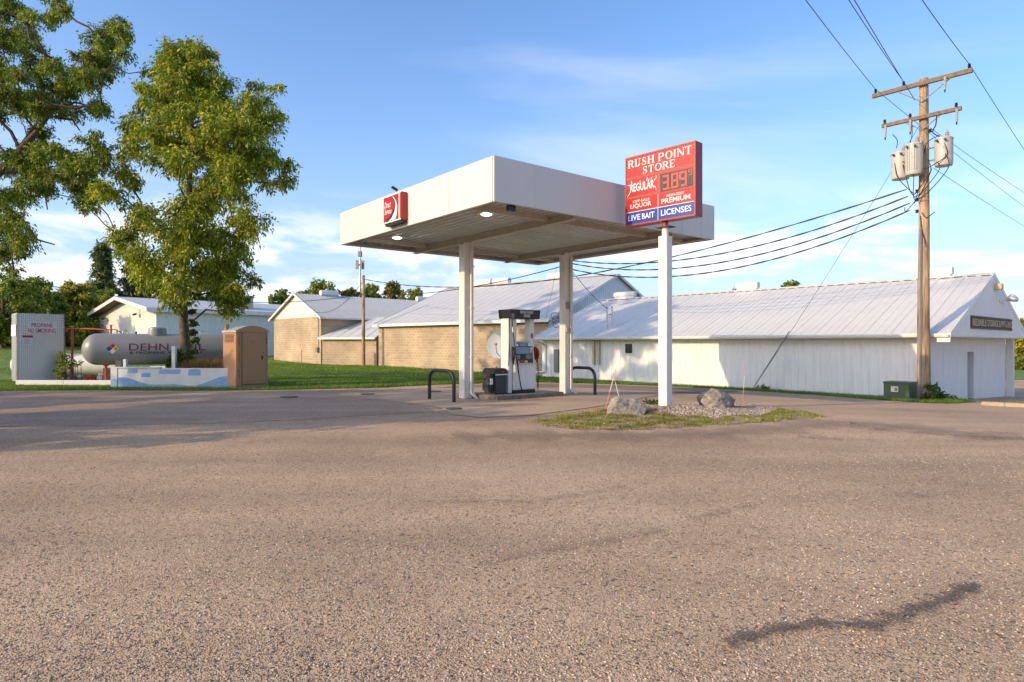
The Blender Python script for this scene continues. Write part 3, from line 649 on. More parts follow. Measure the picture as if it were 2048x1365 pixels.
# logo sign on the fascia
def logo_sign():
    P = CF(-.001, 4.52); t = thing('logo_sign', 'small square red sign with white swoosh on the canopy fascia', 'sign', (P.x, P.y, 4.71), CYAW-math.pi/2); t.scale = (1.1,)*3
    w, h, d = .85, .64, .17
    MB().box(0, w, -d, -.002, 0, h).build('cabinet', M['redframe'], t, bevel=.008)
    MB().box(.0, w, -d-.012, -d-.001, 0, .03).box(0, w, -d-.012, -d-.001, h-.03, h).box(0, .03, -d-.012, -d-.001, .031, h-.031).box(w-.09, w-.05, -d-.012, -d-.001, .031, h-.031).build('trim', M['lettering'], t)
    MB().box(.031, w-.095, -d-.006, -d-.002, .032, h-.032).build('face', M['red'], t)
    y = -d-.0065
    sw = MB(); ribbon(sw, [(.40, .60), (.50, .56), (.60, .47), (.645, .36), (.63, .24), (.55, .12), (.42, .045)], [.015, .04, .07, .10, .15, .26, .42], y, .002); 
    ribbon_pts = [(.40, .60), (.50, .56), (.60, .47), (.645, .36), (.63, .24), (.55, .12), (.42, .045)]
    MB_ = MB(); ribbon(MB_, [(.36, .602), (.47, .56), (.555, .47), (.58, .36), (.53, .24), (.40, .13), (.16, .05)], [.01, .025, .035, .045, .06, .075, .08], y, .003); 
    bl = MB(); ribbon(bl, [(.44, .603), (.56, .56), (.67, .46), (.71, .35), (.70, .22), (.66, .10), (.62, .045)], [.008, .015, .02, .025, .025, .025, .03], y, .003)
    white = MB().prism([(.40, .602), (.52, .565), (.625, .465), (.685, .35), (.68, .22), (.645, .10), (.60, .045), (.24, .045), (.42, .15), (.54, .25), (.585, .36), (.555, .47), (.47, .56)], y-.0015, y, 'y')
    white.build('swoosh', M['lettering'], t); MB_.build('swoosh_edge', M['blacktext'], t); bl.build('swoosh_edge', M['blacktext'], t)
    flat_text('Direct', .06, .36, .36, .50, y, M['lettering'], t, shear=.25, bold=.008); flat_text('Service', .07, .40, .21, .34, y, M['lettering'], t, shear=.25, bold=.008)
    MB().box(.06, w-.02, -d+.02, -.01, -.06, -.001).build('mounting_bracket', M['dark'], t)
    b = MB(); b.tube([(.38, -.03, h+.02), (.38, -.03, h+.14)], .008, 6).obox((.38, -.08, h+.16), (.03, 0, 0), (0, .07, -.03), (0, .012, .02)); b.build('floodlight', M['dark'], t)
logo_sign()
# ================================================================== PUMP ISLAND
def island():
    P = CF(0, 0); t = thing('pump_island', 'low dark concrete kerbed island under the fuel pump', 'kerb', (*CA, 0), CYAW)
    g = th(*CF(4, 4.1).xy); x0, x1, y0, y1 = 2.74, 5.25, 3.42, 4.9
    MB().box(x0+.12, x1-.12, y0+.12, y1-.12, g-.05, g+.148).build('slab', M['concrete'], t)
    for a, b in ((x0, 3.55), (3.56, 4.42), (4.43, x1)):
        MB().box(a, b, y0, y0+.118, g-.05, g+.15+random.uniform(-.01, .01)).build('kerb_stone', M['kerbdark'], t, bevel=.015); MB().box(a, b, y1-.118, y1, g-.05, g+.15).build('kerb_stone', M['kerbdark'], t, bevel=.015)
    for x in (x0, x1-.118): MB().box(x, x+.118, y0+.12, y1-.12, g-.05, g+.15).build('kerb_stone', M['kerbdark'], t, bevel=.015)
    return g+.15
ISL = island()
def dispenser():
    P = CF(3.64, 3.80); t = thing('fuel_dispenser', 'white fuel dispenser with black canopy topper and hanging hoses', 'fuel pump', (P.x, P.y, ISL), CYAW); t.scale = (1.06,)*3
    w, d = .78, .48
    MB().box(.02, w-.02, .02, d-.02, 0, .10).build('plinth', M['dark'], t)
    MB().box(0, w, 0, d, .101, .80).build('cabinet', M['white'], t, bevel=.012)
    MB().box(.015, w-.015, -.012, -.001, .13, .77).build('cabinet_door', M['white'], t, bevel=.006)
    for i in range(5): MB().box(.10+i*.13, .14+i*.13, -.006, -.0005, .775, .79).build('vent', M['rust'], t)
    # head
    head = MB().prism([(0.03, .801), (d-.03, .801), (d-.03, 1.44), (.12, 1.44)], .03, w-.03, 'x'); head.build('head', M['charcoal'], t)
    b = MB(); sl = .09/.639
    def fy(z): return .03+(z-.801)*sl
    def panel(x0, x1, z0, z1, m, name, proud=.008):
        q = MB(); q.add([(x0, fy(z0)-proud, z0), (x1, fy(z0)-proud, z0), (x1, fy(z1)-proud, z1), (x0, fy(z1)-proud, z1), (x0, fy(z0)-.001, z0), (x1, fy(z0)-.001, z0), (x1, fy(z1)-.001, z1), (x0, fy(z1)-.001, z1)],
              [(0,1,2,3),(4,7,6,5),(0,4,5,1),(1,5,6,2),(2,6,7,3),(3,7,4,0)]); return q.build(name, m, t)
    panel(.03, .075, .81, 1.43, M['white'], 'bezel', .02); panel(w-.075, w-.03, .81, 1.43, M['white'], 'bezel', .02); panel(.076, w-.076, 1.405, 1.43, M['white'], 'bezel', .02); panel(.076, w-.076, .81, .83, M['white'], 'bezel', .02)
    panel(.10, .68, 1.09, 1.28, M['screen'], 'display'); panel(.26, .52, 1.30, 1.39, M['screen'], 'display'); panel(.10, .22, 1.30, 1.37, M['lettering'], 'label_plate'); panel(.56, .68, 1.30, 1.39, M['lettering'], 'label_plate')
    panel(.11, .24, .95, 1.06, M['greybox'], 'keypad'); panel(.28, .40, .93, 1.07, M['dark'], 'card_reader'); panel(.46, .66, .95, 1.07, M['greybox'], 'receipt_slot')
    panel(.22, .38, .845, .92, M['red'], 'grade_button', .014); panel(.40, .50, .845, .90, M['nf_yel'], 'grade_button', .014); panel(.14, .20, .845, .89, M['nf_yel'], 'grade_button', .014)
    flat_text('2', .60, .68, 1.13, 1.26, fy(1.13)-.006, M['lettering'], t, dep=.03)
    # side columns, topper
    for x0 in (-.02, w-.16):
        for y0 in (.10,): MB().box(x0, x0+.18, y0, y0+.20, .80, 2.06).build('side_post', M['white'], t, bevel=.01)
    for x0 in (-.16,): MB().box(x0, -.03, .06, d-.06, 0.02, 2.06).build('side_column', M['white'], t, bevel=.015)
    MB().box(w-.10, w-.04, .085, .098, 1.52, 1.66).build('warning_label', M['redtext'], t)
    tp = MB().prism([(-.13, 2.061), (w+.10, 2.061), (w+.13, 2.31), (-.16, 2.31)], -.05, d+.05, 'y').build('topper', M['dark'], t, bevel=.01)
    MB().prism([(-.13, 2.065), (-.145, 2.20), (-.05, 2.20), (-.05, 2.065)], -.058, -.052, 'y').build('topper_corner', M['greybox'], tp)
    serif_text('RUSH POINT', .16, .64, 2.20, 2.275, -.052, M['lettering'], tp); serif_text('STORE', .28, .53, 2.10, 2.18, -.052, M['lettering'], tp)
    # nozzles and hoses, both sides
    for sx, x0 in ((-1, .02), (1, w-.02)):
        n = MB(); n.obox((x0+sx*.035, .05, 1.10), (.028, 0, 0), (0, .05, .01), (0, -.02, .18)); n.build('nozzle_boot', M['dark'] if sx < 0 else M['red'], t, bevel=.01)
        k = MB(); k.tube([(x0+sx*.06, -.01, 1.22), (x0+sx*.065, -.04, 1.08), (x0+sx*.06, -.02, .94), (x0+sx*.055, .02, .84)], [.03, .036, .028, .014], 8); k.build('nozzle', M['dark'], t, smooth=True)
    h = MB(); h.tube([(-.10, -.02, 2.06), (-.085, -.03, 1.75), (-.05, -.06, 1.4), (0, -.08, 1.0), (.05, -.10, .6), (.13, -.12, .2), (.19, -.13, .03), (.17, -.14, .02), (.10, -.13, .25), (.06, -.11, .6), (.04, -.09, .88), (.0, -.05, 1.0)], .014, 7); h.build('hose', M['rubber'], t, smooth=True)
    h = MB(); h.tube([(-.17, .02, 2.06), (-.175, .0, 1.5), (-.20, -.01, 1.0), (-.22, .0, .75)], .013, 7); h.build('hose', M['rubber'], t, smooth=True)
    h = MB(); h.tube([(w+.04, -.02, .9), (w+.06, -.02, .6), (w+.055, -.03, .2), (w+.03, -.05, .08), (w+.03, -.03, .4)], .013, 7); h.build('hose', M['rubber'], t, smooth=True)
    s = MB(); s.tube([(-.085, -.03, 1.82), (-.08, -.04, 1.68)], .024, 8); s.build('swivel', M['galv'], t)
dispenser()
def trash_bin():
    P = CF(2.92, 3.78); t = thing('trash_bin', 'black windshield-service trash bin beside the fuel dispenser', 'trash bin', (P.x, P.y, ISL), CYAW+.12)
    w, d = .50, .50
    MB().prism([(.03, .0), (w-.03, .0), (w, .56), (0, .56)], .02, d, 'y').build('bin_body', M['charcoal'], t, bevel=.03)
    MB().prism([(-.02, .561), (w+.02, .561), (w+.02, .66), (w-.05, .75), (.06, .75), (-.02, .66)], .0, d+.03, 'y').build('lid', M['dark'], t, bevel=.025)
    MB().box(.02, w+.015, -.012, .0, .555, .585).build('trim_band', M['lettering'], t)
    MB().box(.27, .36, -.01, -.001, .63, .67).build('badge', M['redtext'], t)
    c = MB(); c.prism([(-.20, .12), (-.03, .10), (-.025, .60), (-.17, .60)], .05, .34, 'y'); c.build('squeegee_bucket', M['dark'], t, bevel=.02)
    MB().box(-.16, -.05, .035, .049, .30, .47).build('towel_pack', M['lettering'], t, bevel=.004)
    s = MB(); s.tube([(-.12, .15, .60), (-.30, .10, .44)], .012, 6).tube([(-.30, .10, .44), (-.34, .09, .48)], .02, 6); s.build('squeegee', M['rubber'], t)
    MB().tube([(.2, .2, .752), (.3, .25, .79), (.36, .3, .755)], .012, 6).build('lid_handle', M['greybox'], t)
trash_bin()
def bollard(p0, lab, L=1.25):
    P = gnd(*p0); t = thing('bollard', lab, 'bollard', P, CYAW+math.pi/2, 'black pipe hoops guarding the pump columns')
    r = .05; q = .30; H = .86
    pts = [(0, 0, -.05), (0, 0, H-q)]+[(q-q*math.cos(a), 0, H-q+q*math.sin(a)) for a in (R(22), R(45), R(68), R(90))]+[(L-q+q*math.sin(a), 0, H-q+q*math.cos(a)) for a in (0, R(22), R(45), R(68), R(90))]+[(L, 0, -.1)]
    MB().tube(pts, r, 14).build('hoop', M['blackpaint'], t, smooth=True)
    for x in (0, L): MB().lathe([(.09, -.02), (.09, .012), (.055, .02)], 14, (x, 0, 0)).build('base_collar', M['rust'], t)
bollard((908, 807), 'black pipe bollard hoop left of the left canopy column')
bollard((1190, 792), 'black pipe bollard hoop right of the right canopy column', 1.15)
def lid(px, w, lab):
    P = gnd(*px); t = thing('manhole_cover', lab, 'manhole cover', (P.x, P.y, P.z+.034), 0, 'iron fill lids in the forecourt')
    MB().lathe([(w, 0), (w, .012), (w*.9, .016)], 24).build('frame', M['rust'], t); MB().lathe([(w*.86, .0165), (w*.86, .022), (w*.5, .024)], 24).build('lid', M['manhole'], t)
lid((735, 791), .22, 'round iron lid in the gravel behind the left bollard, beyond the apron edge'); lid((908, 821), .20, 'round iron lid in front of the left bollard hoop'); lid((578, 797), .26, 'round iron lid in the gravel drive by the portable toilet'); lid((870, 786), .20, 'round iron lid in the apron behind the left bollard hoop')
# ================================================================== PRICE SIGN
def price_sign():
    C = Vector((3.565, 14.9, 0)); g = .13; rz = -.815
    t = thing('price_sign', 'tall red store price sign on a square white post', 'sign', (C.x, C.y, g), rz)
    x0, x1, z0, z1, d = -1.03, .875, 4.44-g, 6.10-g, .15; W = x1-x0; H = z1-z0
    MB().box(-.115, .115, -.115, .115, -.2, 4.10-g).build('post', M['white'], t, bevel=.008)
    MB().tube([(0, 0, 4.101-g), (0, 0, 4.30-g)], .078, 16).build('pipe_sleeve', M['white'], t, smooth=True)
    MB().box(-.19, .19, -.15, .15, 4.301-g, 4.32-g).build('flange', M['rust'], t)
    MB().tube([(0, 0, 4.321-g), (0, 0, z0+.05)], .07, 16).build('pipe', M['maroon'], t, smooth=True)
    MB().box(x0, x1, -d+.02, d, z0, z1).build('cabinet', M['maroon'], t, bevel=.006)
    fw = .035; yf = -d+.02
    fr = MB(); fr.box(x0, x1, yf-.02, yf-.0005, z0, z0+fw).box(x0, x1, yf-.02, yf-.0005, z1-fw, z1).box(x0, x0+fw, yf-.02, yf-.0005, z0+fw, z1-fw).box(x1-fw, x1, yf-.02, yf-.0005, z0+fw, z1-fw); fr.build('frame', M['redframe'], t)
    X = lambda f: x0+f*W
    Z = lambda f: z1-f*H
    def pan(a, b, c, e, m, name='face_panel', th_=.010): return MB().box(X(a), X(b), yf-th_, yf-.0008, Z(e), Z(c)).build(name, m, t)
    f0, f1 = .018, .982
    ti = pan(f0, f1, .02, .295, M['red']); pan(f0, f1, .297, .333, M['redframe'], 'divider', .013)
    rg = pan(f0, .482, .335, .575, M['red']); pan(f0, .482, .577, .612, M['redframe'], 'divider', .013)
    pan(.4825, .52, .335, .612, M['redframe'], 'divider', .014); pan(.968, f1, .335, .612, M['redframe'], 'divider', .014); pan(.5205, .9675, .335, .35, M['redframe'], 'divider', .014); pan(.5205, .9675, .598, .612, M['redframe'], 'divider', .014)
    led = pan(.521, .967, .3505, .5975, M['dark'], 'price_display', .009)
    ll = pan(f0, .482, .6125, .80, M['red']); lr = pan(.49, f1, .6125, .80, M['red']); pan(.4825, .4895, .6125, .98, M['lettering'], 'divider', .012)
    pan(f0, .482, .8005, .8095, M['lettering'], 'divider', .012); pan(.49, f1, .8005, .8095, M['lettering'], 'divider', .012)
    bl = pan(f0, .482, .81, .98, M['blue']); br = pan(.49, f1, .81, .98, M['blue'])
    y = yf-.0102
    serif_text('RUSH POINT', X(.035), X(.955), Z(.160), Z(.050), y, M['lettering'], ti); serif_text('STORE', X(.256), X(.735), Z(.287), Z(.182), y, M['lettering'], ti)
    rt = MB()   # cracked, lightning-like word
    flat_text('REGULAR', X(.075), X(.43), Z(.515), Z(.395), y, M['lettering'], rg, bold=.018)
    for pl in ([(.08, .50), (.05, .55), (.025, .575)], [(.08, .42), (.05, .405), (.025, .41)], [(.10, .40), (.09, .36), (.095, .345)], [(.32, .39), (.335, .36), (.325, .34)], [(.345, .395), (.36, .375)], [(.385, .385), (.40, .36), (.395, .345)], [(.43, .41), (.455, .39), (.465, .365), (.455, .34)], [(.43, .49), (.455, .52), (.46, .56)], [(.22, .385), (.23, .37)]):
        n = len(pl); ribbon(rt, [(X(a), Z(b)) for a, b in pl], [.026-.018*i/(n-1) for i in range(n)], y, .003)
    rt.build('lightning_marks', M['lettering'], rg)
    flat_text('OFF-SALE', X(.115), X(.365), Z(.678), Z(.640), y, M['lettering'], ll, bold=.008); flat_text('LIQUOR', X(.078), X(.39), Z(.765), Z(.692), y, M['lettering'], ll, bold=.014)
    flat_text('NON-OXY', X(.61), X(.85), Z(.684), Z(.645), y, M['lettering'], lr, bold=.008); flat_text('PREMIUM', X(.535), X(.93), Z(.765), Z(.698), y, M['lettering'], lr, bold=.014)
    flat_text('LIVE BAIT', X(.045), X(.435), Z(.93), Z(.848), y, M['lettering'], bl, bold=.01); flat_text('LICENSES', X(.53), X(.945), Z(.93), Z(.848), y, M['lettering'], br, bold=.01)
    seg = {'3': 'abgcd', '8': 'abcdefg', '9': 'abcdfg'}
    def digit(ch, a, b, c, e, m, wd=.03, off=False):
        l, r, tp, bt = X(a), X(b), Z(c), Z(e); mid = (tp+bt)/2; q = wd
        S_ = dict(a=(l+q, r-q, tp-q, tp), g=(l+q, r-q, mid-q/2, mid+q/2), d=(l+q, r-q, bt, bt+q), f=(l, l+q, mid+.004, tp), e=(l, l+q, bt, mid-.004), b=(r-q, r, mid+.004, tp), c=(r-q, r, bt, mid-.004))
        mb = MB(); mo = MB()
        for k, (p0, p1, q0, q1) in S_.items():
            (mb if k in seg[ch] else mo).box(p0, p1, yf-.0125, yf-.0092, q0, q1)
        mb.build('digit', m, led)
        if mo.v: mo.build('digit_unlit_segment', M['ledoff'], led)
    digit('3', .535, .638, .372, .578, M['led'], .045); digit('8', .672, .77, .372, .578, M['led'], .045); digit('9', .785, .882, .372, .578, M['led'], .045); digit('9', .905, .952, .365, .445, M['led'], .016); digit('8', .905, .952, .46, .56, M['ledoff'], .016)
    MB().box(X(.648), X(.662), yf-.0125, yf-.0092, Z(.578), Z(.56)).build('decimal_point', M['led'], led)
    MB().tube([(0, 0, z1), (0, 0, z1+.05)], .02, 8).build('lifting_eye', M['dark'], t)
price_sign()
# ================================================================== LONG WHITE BUILDING
BL, BW2, ZE, ZR, OG, OE = 19.84, 5.306, 1.95, 4.40, .764, .434
SL = (ZR-ZE)/(BW2+OE)
def long_building():
    t = thing('long_white_building', 'long low white metal-clad building with pale ribbed roof', 'building', (*BK, 0), BYAW)
    gz = lambda x, y: th(*BF(x, y).xy)-.06
    # long wall facing the forecourt: cladding sheets of 0.9 m
    n = 22; w = BL/n
    MB().box(.002, .15, .002, BL, -.9, 1.9).build('wall_core', M['siding'], t)
    for i in range(n):
        y0, y1 = i*w, (i+1)*w-.004
        if i == 12: pass
        ribbed(MB(), y0, y1, lambda y: gz(0, y), 1.9, 0, 3, .016, .04, .012, 'y', -1, 0).build('wall_panel', M['siding'], t)
    # gable wall near end
    D0, D1, DZ0, DZ1 = 4.75, 5.72, None, 1.27
    soff = 1.87
    gx = [0, .95, 1.9, 2.85, 3.8, 4.75, 5.72, 6.6, 7.5, 8.4, 9.3, 10.2, 10.85]
    for a, b in zip(gx, gx[1:]):
        zb = (lambda x: gz(x, 0)) if not (a == 4.75) else 1.27
        ribbed(MB(), a+.003, b-.003, zb, soff, 0, 6, .014, .03, .012, 'x', -1, 0).build('wall_panel', M['siding'], t)
    # door recess
    fz = gz(5.2, 0)+.08
    MB().box(4.752, 4.80, .0, .35, fz, 1.268).build('door_jamb', M['siding'], t); MB().box(5.67, 5.718, .0, .35, fz, 1.268).build('door_jamb', M['siding'], t)
    dr = MB().box(4.802, 5.668, .30, .35, fz, 1.22).build('door', M['charcoal'], t)
    MB().tube([(4.88, .27, fz+.95), (4.98, .27, fz+.95)], .02, 8).build('handle', M['galv'], dr); MB().box(4.95, 5.5, .292, .2995, fz+1.1, fz+1.75).build('pane', M['glass'], dr)
    MB().box(4.802, 5.668, .0, .40, fz-.15, fz-.002).build('threshold', M['concrete'], t)
    # far corner post and overhead door return
    MB().box(10.90, 11.14, -.30, -.03, gz(11.0, -.2), soff-.03).build('corner_post', M['white'], t); MB().box(10.80, 10.90, -.26, -.04, 1.45, soff-.03).build('lintel', M['white'], t)
    # gable triangle out at the overhang, sheets cut to the rake
    ztop = lambda x: ZE+SL*((x+OE) if x <= BW2 else (2*BW2+OE-x))-.10
    xs = np.linspace(-OE, 2*BW2+OE, 13)
    for a, b in zip(xs, xs[1:]):
        lo = 1.87; A = a+.003; B = b-.003
        ribbed(MB(), A, B, lo, lambda x: max(ztop(x), lo+.01), 0, 6, .014, .03, .012, 'x', -1, -OG).build('gable_panel', M['siding'], t)
    MB().box(-OE+.02, 2*BW2+OE-.02, -OG+.001, .0, 1.84, 1.868).build('soffit', M['white'], t)
    MB().prism([(0, 1.85), (2*BW2, 1.85), (BW2, ZE+SL*BW2)], BL-.15, BL-.002, 'y').build('end_wall', M['siding'], t)
    MB().box(0.16, 2*BW2, BL-.15, BL-.001, -1, 1.84).build('end_wall', M['siding'], t); MB().box(2*BW2-.15, 2*BW2, .3, BL-.16, -1.3, 1.84).build('back_wall', M['siding'], t)
    # ribbed roof sheets, both slopes
    n = 23; y0 = -OG; w = (BL+.3+OG)/n
    prof = [(0, 0), (.03, .028), (.06, .028), (.085, .0)]
    for k in (1, 2): c = k*w/3; prof += [(c-.03, 0), (c-.015, .015), (c+.015, .015), (c+.03, 0)]
    prof += [(w-.003, 0)]
    for side in (0, 1):
        if side == 0: p0, p1 = (-OE-.03, ZE-.0), (BW2, ZR)
        else: p0, p1 = (2*BW2+OE+.03, ZE-.0), (BW2, ZR)
        V = []; nn = len(prof)
        for a, h in prof:
            for q in (p0, p1): V.append((q[0], a, q[1]+h))
        for a, h in ((0, -.02), (w-.003, -.02)):
            for q in (p0, p1): V.append((q[0], a, q[1]+h))
        F = [(2*i, 2*i+2, 2*i+3, 2*i+1) for i in range(nn-1)]; b = 2*nn
        F += [(b, b+1, b+3, b+2), (0, 1, b+1, b), (2*nn-2, b+2, b+3, 2*nn-1), tuple([2*i for i in range(nn)]+[b+2, b]), tuple([2*i+1 for i in range(nn)]+[b+3, b+1])]
        me = None
        for i in range(n):
            if me is None: o = MB().add(V, F).build('roof_panel', M['roof'], t); me = o.data
            else: o = link('roof_panel', me, t)
            o.location.y = y0+i*w
    # ridge cap with foam-closure gaps, rake trim, eave trim, gutter
    MB().prism([(BW2-.16, ZR-.02), (BW2, ZR+.055), (BW2+.16, ZR-.02), (BW2+.16, ZR-.04), (BW2, ZR+.03), (BW2-.16, ZR-.04)], -OG-.02, BL+.32, 'y').build('ridge_cap', M['roof'], t)
    me = None
    for i in range(44):
        if me is None: o = MB().box(BW2-.19, BW2-.163, 0, .28, ZR-.062, ZR-.03).build('closure_strip', M['rust'], t); me = o.data
        else: o = link('closure_strip', me, t)
        o.location.y = -OG+.1+i*.465
    for s in (-1, 1):
        e0, e1 = (-OE-.05, BW2) if s < 0 else (2*BW2+OE+.05, BW2)
        for ya, yb in ((-OG-.035, -OG-.001), (BL+.301, BL+.33)):
            MB().add([(e0, ya, ZE-.14), (e1, ya, ZR-.14), (e1, ya, ZR+.04), (e0, ya, ZE+.04), (e0, yb, ZE-.14), (e1, yb, ZR-.14), (e1, yb, ZR+.04), (e0, yb, ZE+.04)], [(0,1,2,3),(4,7,6,5),(0,4,5,1),(1,5,6,2),(2,6,7,3),(3,7,4,0)]).build('rake_trim', M['white'], t)
    gx = -OE-.06
    MB().prism([(gx-.12, 1.95), (gx-.12, 1.90), (gx-.09, 1.83), (gx, 1.83), (gx, 1.95), (gx-.012, 1.95), (gx-.012, 1.845), (gx-.085, 1.845), (gx-.105, 1.90), (gx-.105, 1.95)], -OG, BL+.3, 'y').build('gutter', M['white'], t)
    MB().box(gx+.001, gx+.03, -OG-.02, BL+.3, 1.80, 1.925).build('fascia_board', M['white'], t); MB().box(gx+.031, -.014, -OG+.3, BL+.28, 1.865, 1.885).build('eave_soffit', M['white'], t)
    MB().box(gx-.03, -.5, -OG-.034, -OG+.36, 1.66, 1.80).build('eave_return', M['white'], t)
    # downspout at the far-left end
    yl = BL-.35; z0 = gz(0, yl)
    MB().tube([(gx-.05, yl+.2, 1.83), (gx-.05, yl+.2, 1.76), (-.10, yl, 1.5), (-.08, yl, z0+.5), (-.10, yl, z0+.36), (-.16, yl+.9, z0+.30)], .05, 8).build('downspout', M['white'], t)
    # small dark window, tan boards, meter cabinet
    def along(u): r = (u-1024)/FPX; return (BK[0]-r*BK[1])/(math.sin(BYAW)+r*math.cos(BYAW))
    ya, yb = along(1266.5), along(1252); zc = lambda v, u: at(u, v, BF(0, along(u)).y).z
    za, zb_ = zc(707, 1259), zc(688, 1259)
    wd = MB(); o_ = .06; wd.box(-.075, -.03, ya-o_, ya, za-o_, zb_+o_).box(-.075, -.03, yb, yb+o_, za-o_, zb_+o_).box(-.075, -.03, ya, yb, za-o_, za).box(-.075, -.03, ya, yb, zb_, zb_+o_); wd = wd.build('window_frame', M['white'], t)
    MB().box(-.06, -.03, ya+.001, yb-.001, za+.001, zb_-.001).build('pane', M['glass'], wd)
    for u in (1189.5, 1199.5):
        y = along(u); MB().box(-.13, -.03, y-.07, y+.07, zc(729, u), 1.80).build('conduit_cover', M['tan'], t)
    y = along(1116); MB().box(-.16, -.03, y-.16, y+.20, zc(745, 1116), zc(699, 1116)).build('meter_cabinet', M['greybox'], t, bevel=.01)
    y = along(1345); MB().box(-.034, -.03, y-.01, y+.9, zc(722, 1345), zc(695, 1345)).build('patch_panel', M['siding'], t)
    # service masts through the roof
    mm = []
    for u, vt in ((1190.5, 617), (1200.5, 616)):
        y = along(u)-.35; x = .55; zr = ZE+SL*(x+OE); p = BF(x, y); zt = at(u, vt, p.y).z
        s = MB().tube([(x, y, zr-.05), (x, y, zt)], .035, 8).lathe([(.05, zt), (.055, zt+.05), (.02, zt+.09)], 8, (x, y, 0)).build('service_mast', M['galv'], t); mm.append(BF(x, y, zt))
    MB().tube([(.55, along(1190.5)-.35, mm[0].z-.35), (.55, along(1200.5)-.35, mm[0].z-.35)], .02, 6).build('mast_brace', M['rust'], t)
    # turbine-style ridge vents: squat horizontal drums
    for u in (1250, 1495, 1872):
        r = (u-1024)/FPX; # ridge point seen at u
        ox, oy = BF(BW2, 0).xy; y = (ox-r*oy)/(math.sin(BYAW)+r*math.cos(BYAW)); L_ = .62 if u > 1300 else .8
        v = MB(); v.lathe([(.02, -L_), (.17, -L_+.01), (.18, -L_+.04), (.18, L_-.04), (.17, L_-.01), (.02, L_)], 18, (BW2, y, ZR+.25), 'y').box(BW2-.12, BW2+.12, y-L_+.08, y+L_-.08, ZR-.02, ZR+.16); v.build('ridge_vent', M['white'], t, smooth=True)
    # flood lights on the gable
    f = MB(); f.box(6.05, 6.45, -OG-.06, -OG-.013, 3.28, 3.42).tube([(6.25, -OG-.06, 3.35), (6.25, -OG-.28, 3.4)], .03, 8); f.tube([(6.2, -OG-.28, 3.42), (5.98, -OG-.48, 3.50)], [.07, .13], 12).tube([(6.3, -OG-.28, 3.40), (6.62, -OG-.46, 3.42)], [.07, .12], 12); f.build('floodlight', M['tankwhite'], t, smooth=True)
    f = MB(); f.box(5.2, 5.5, -OG-.28, -OG-.013, 3.76, 4.0); f.build('wall_lamp', M['tan'], t, bevel=.02)
    return along, mm
ALONG, MASTS = long_building()
def wall_sign():
    P = BF(1.95, -OG-.05); t = thing('wall_sign', 'black board with gold capital letters on the white gable', 'sign', (P.x, P.y, 2.2), BYAW)
    W = 6.1; H = .40
    MB().box(0, W, 0, .035, 0, H).build('board', M['rubber'], t); fr = MB(); fr.box(-.04, W+.04, -.012, .03, -.04, -.001).box(-.04, W+.04, -.012, .03, H+.001, H+.04); fr.build('frame', M['rust'], t)
    flat_text('RELIABLE STORAGE & MFG, INC', .12, W-.12, .07, H-.07, -.001, M['gold'], t, bold=.0, dep=.02)
wall_sign()
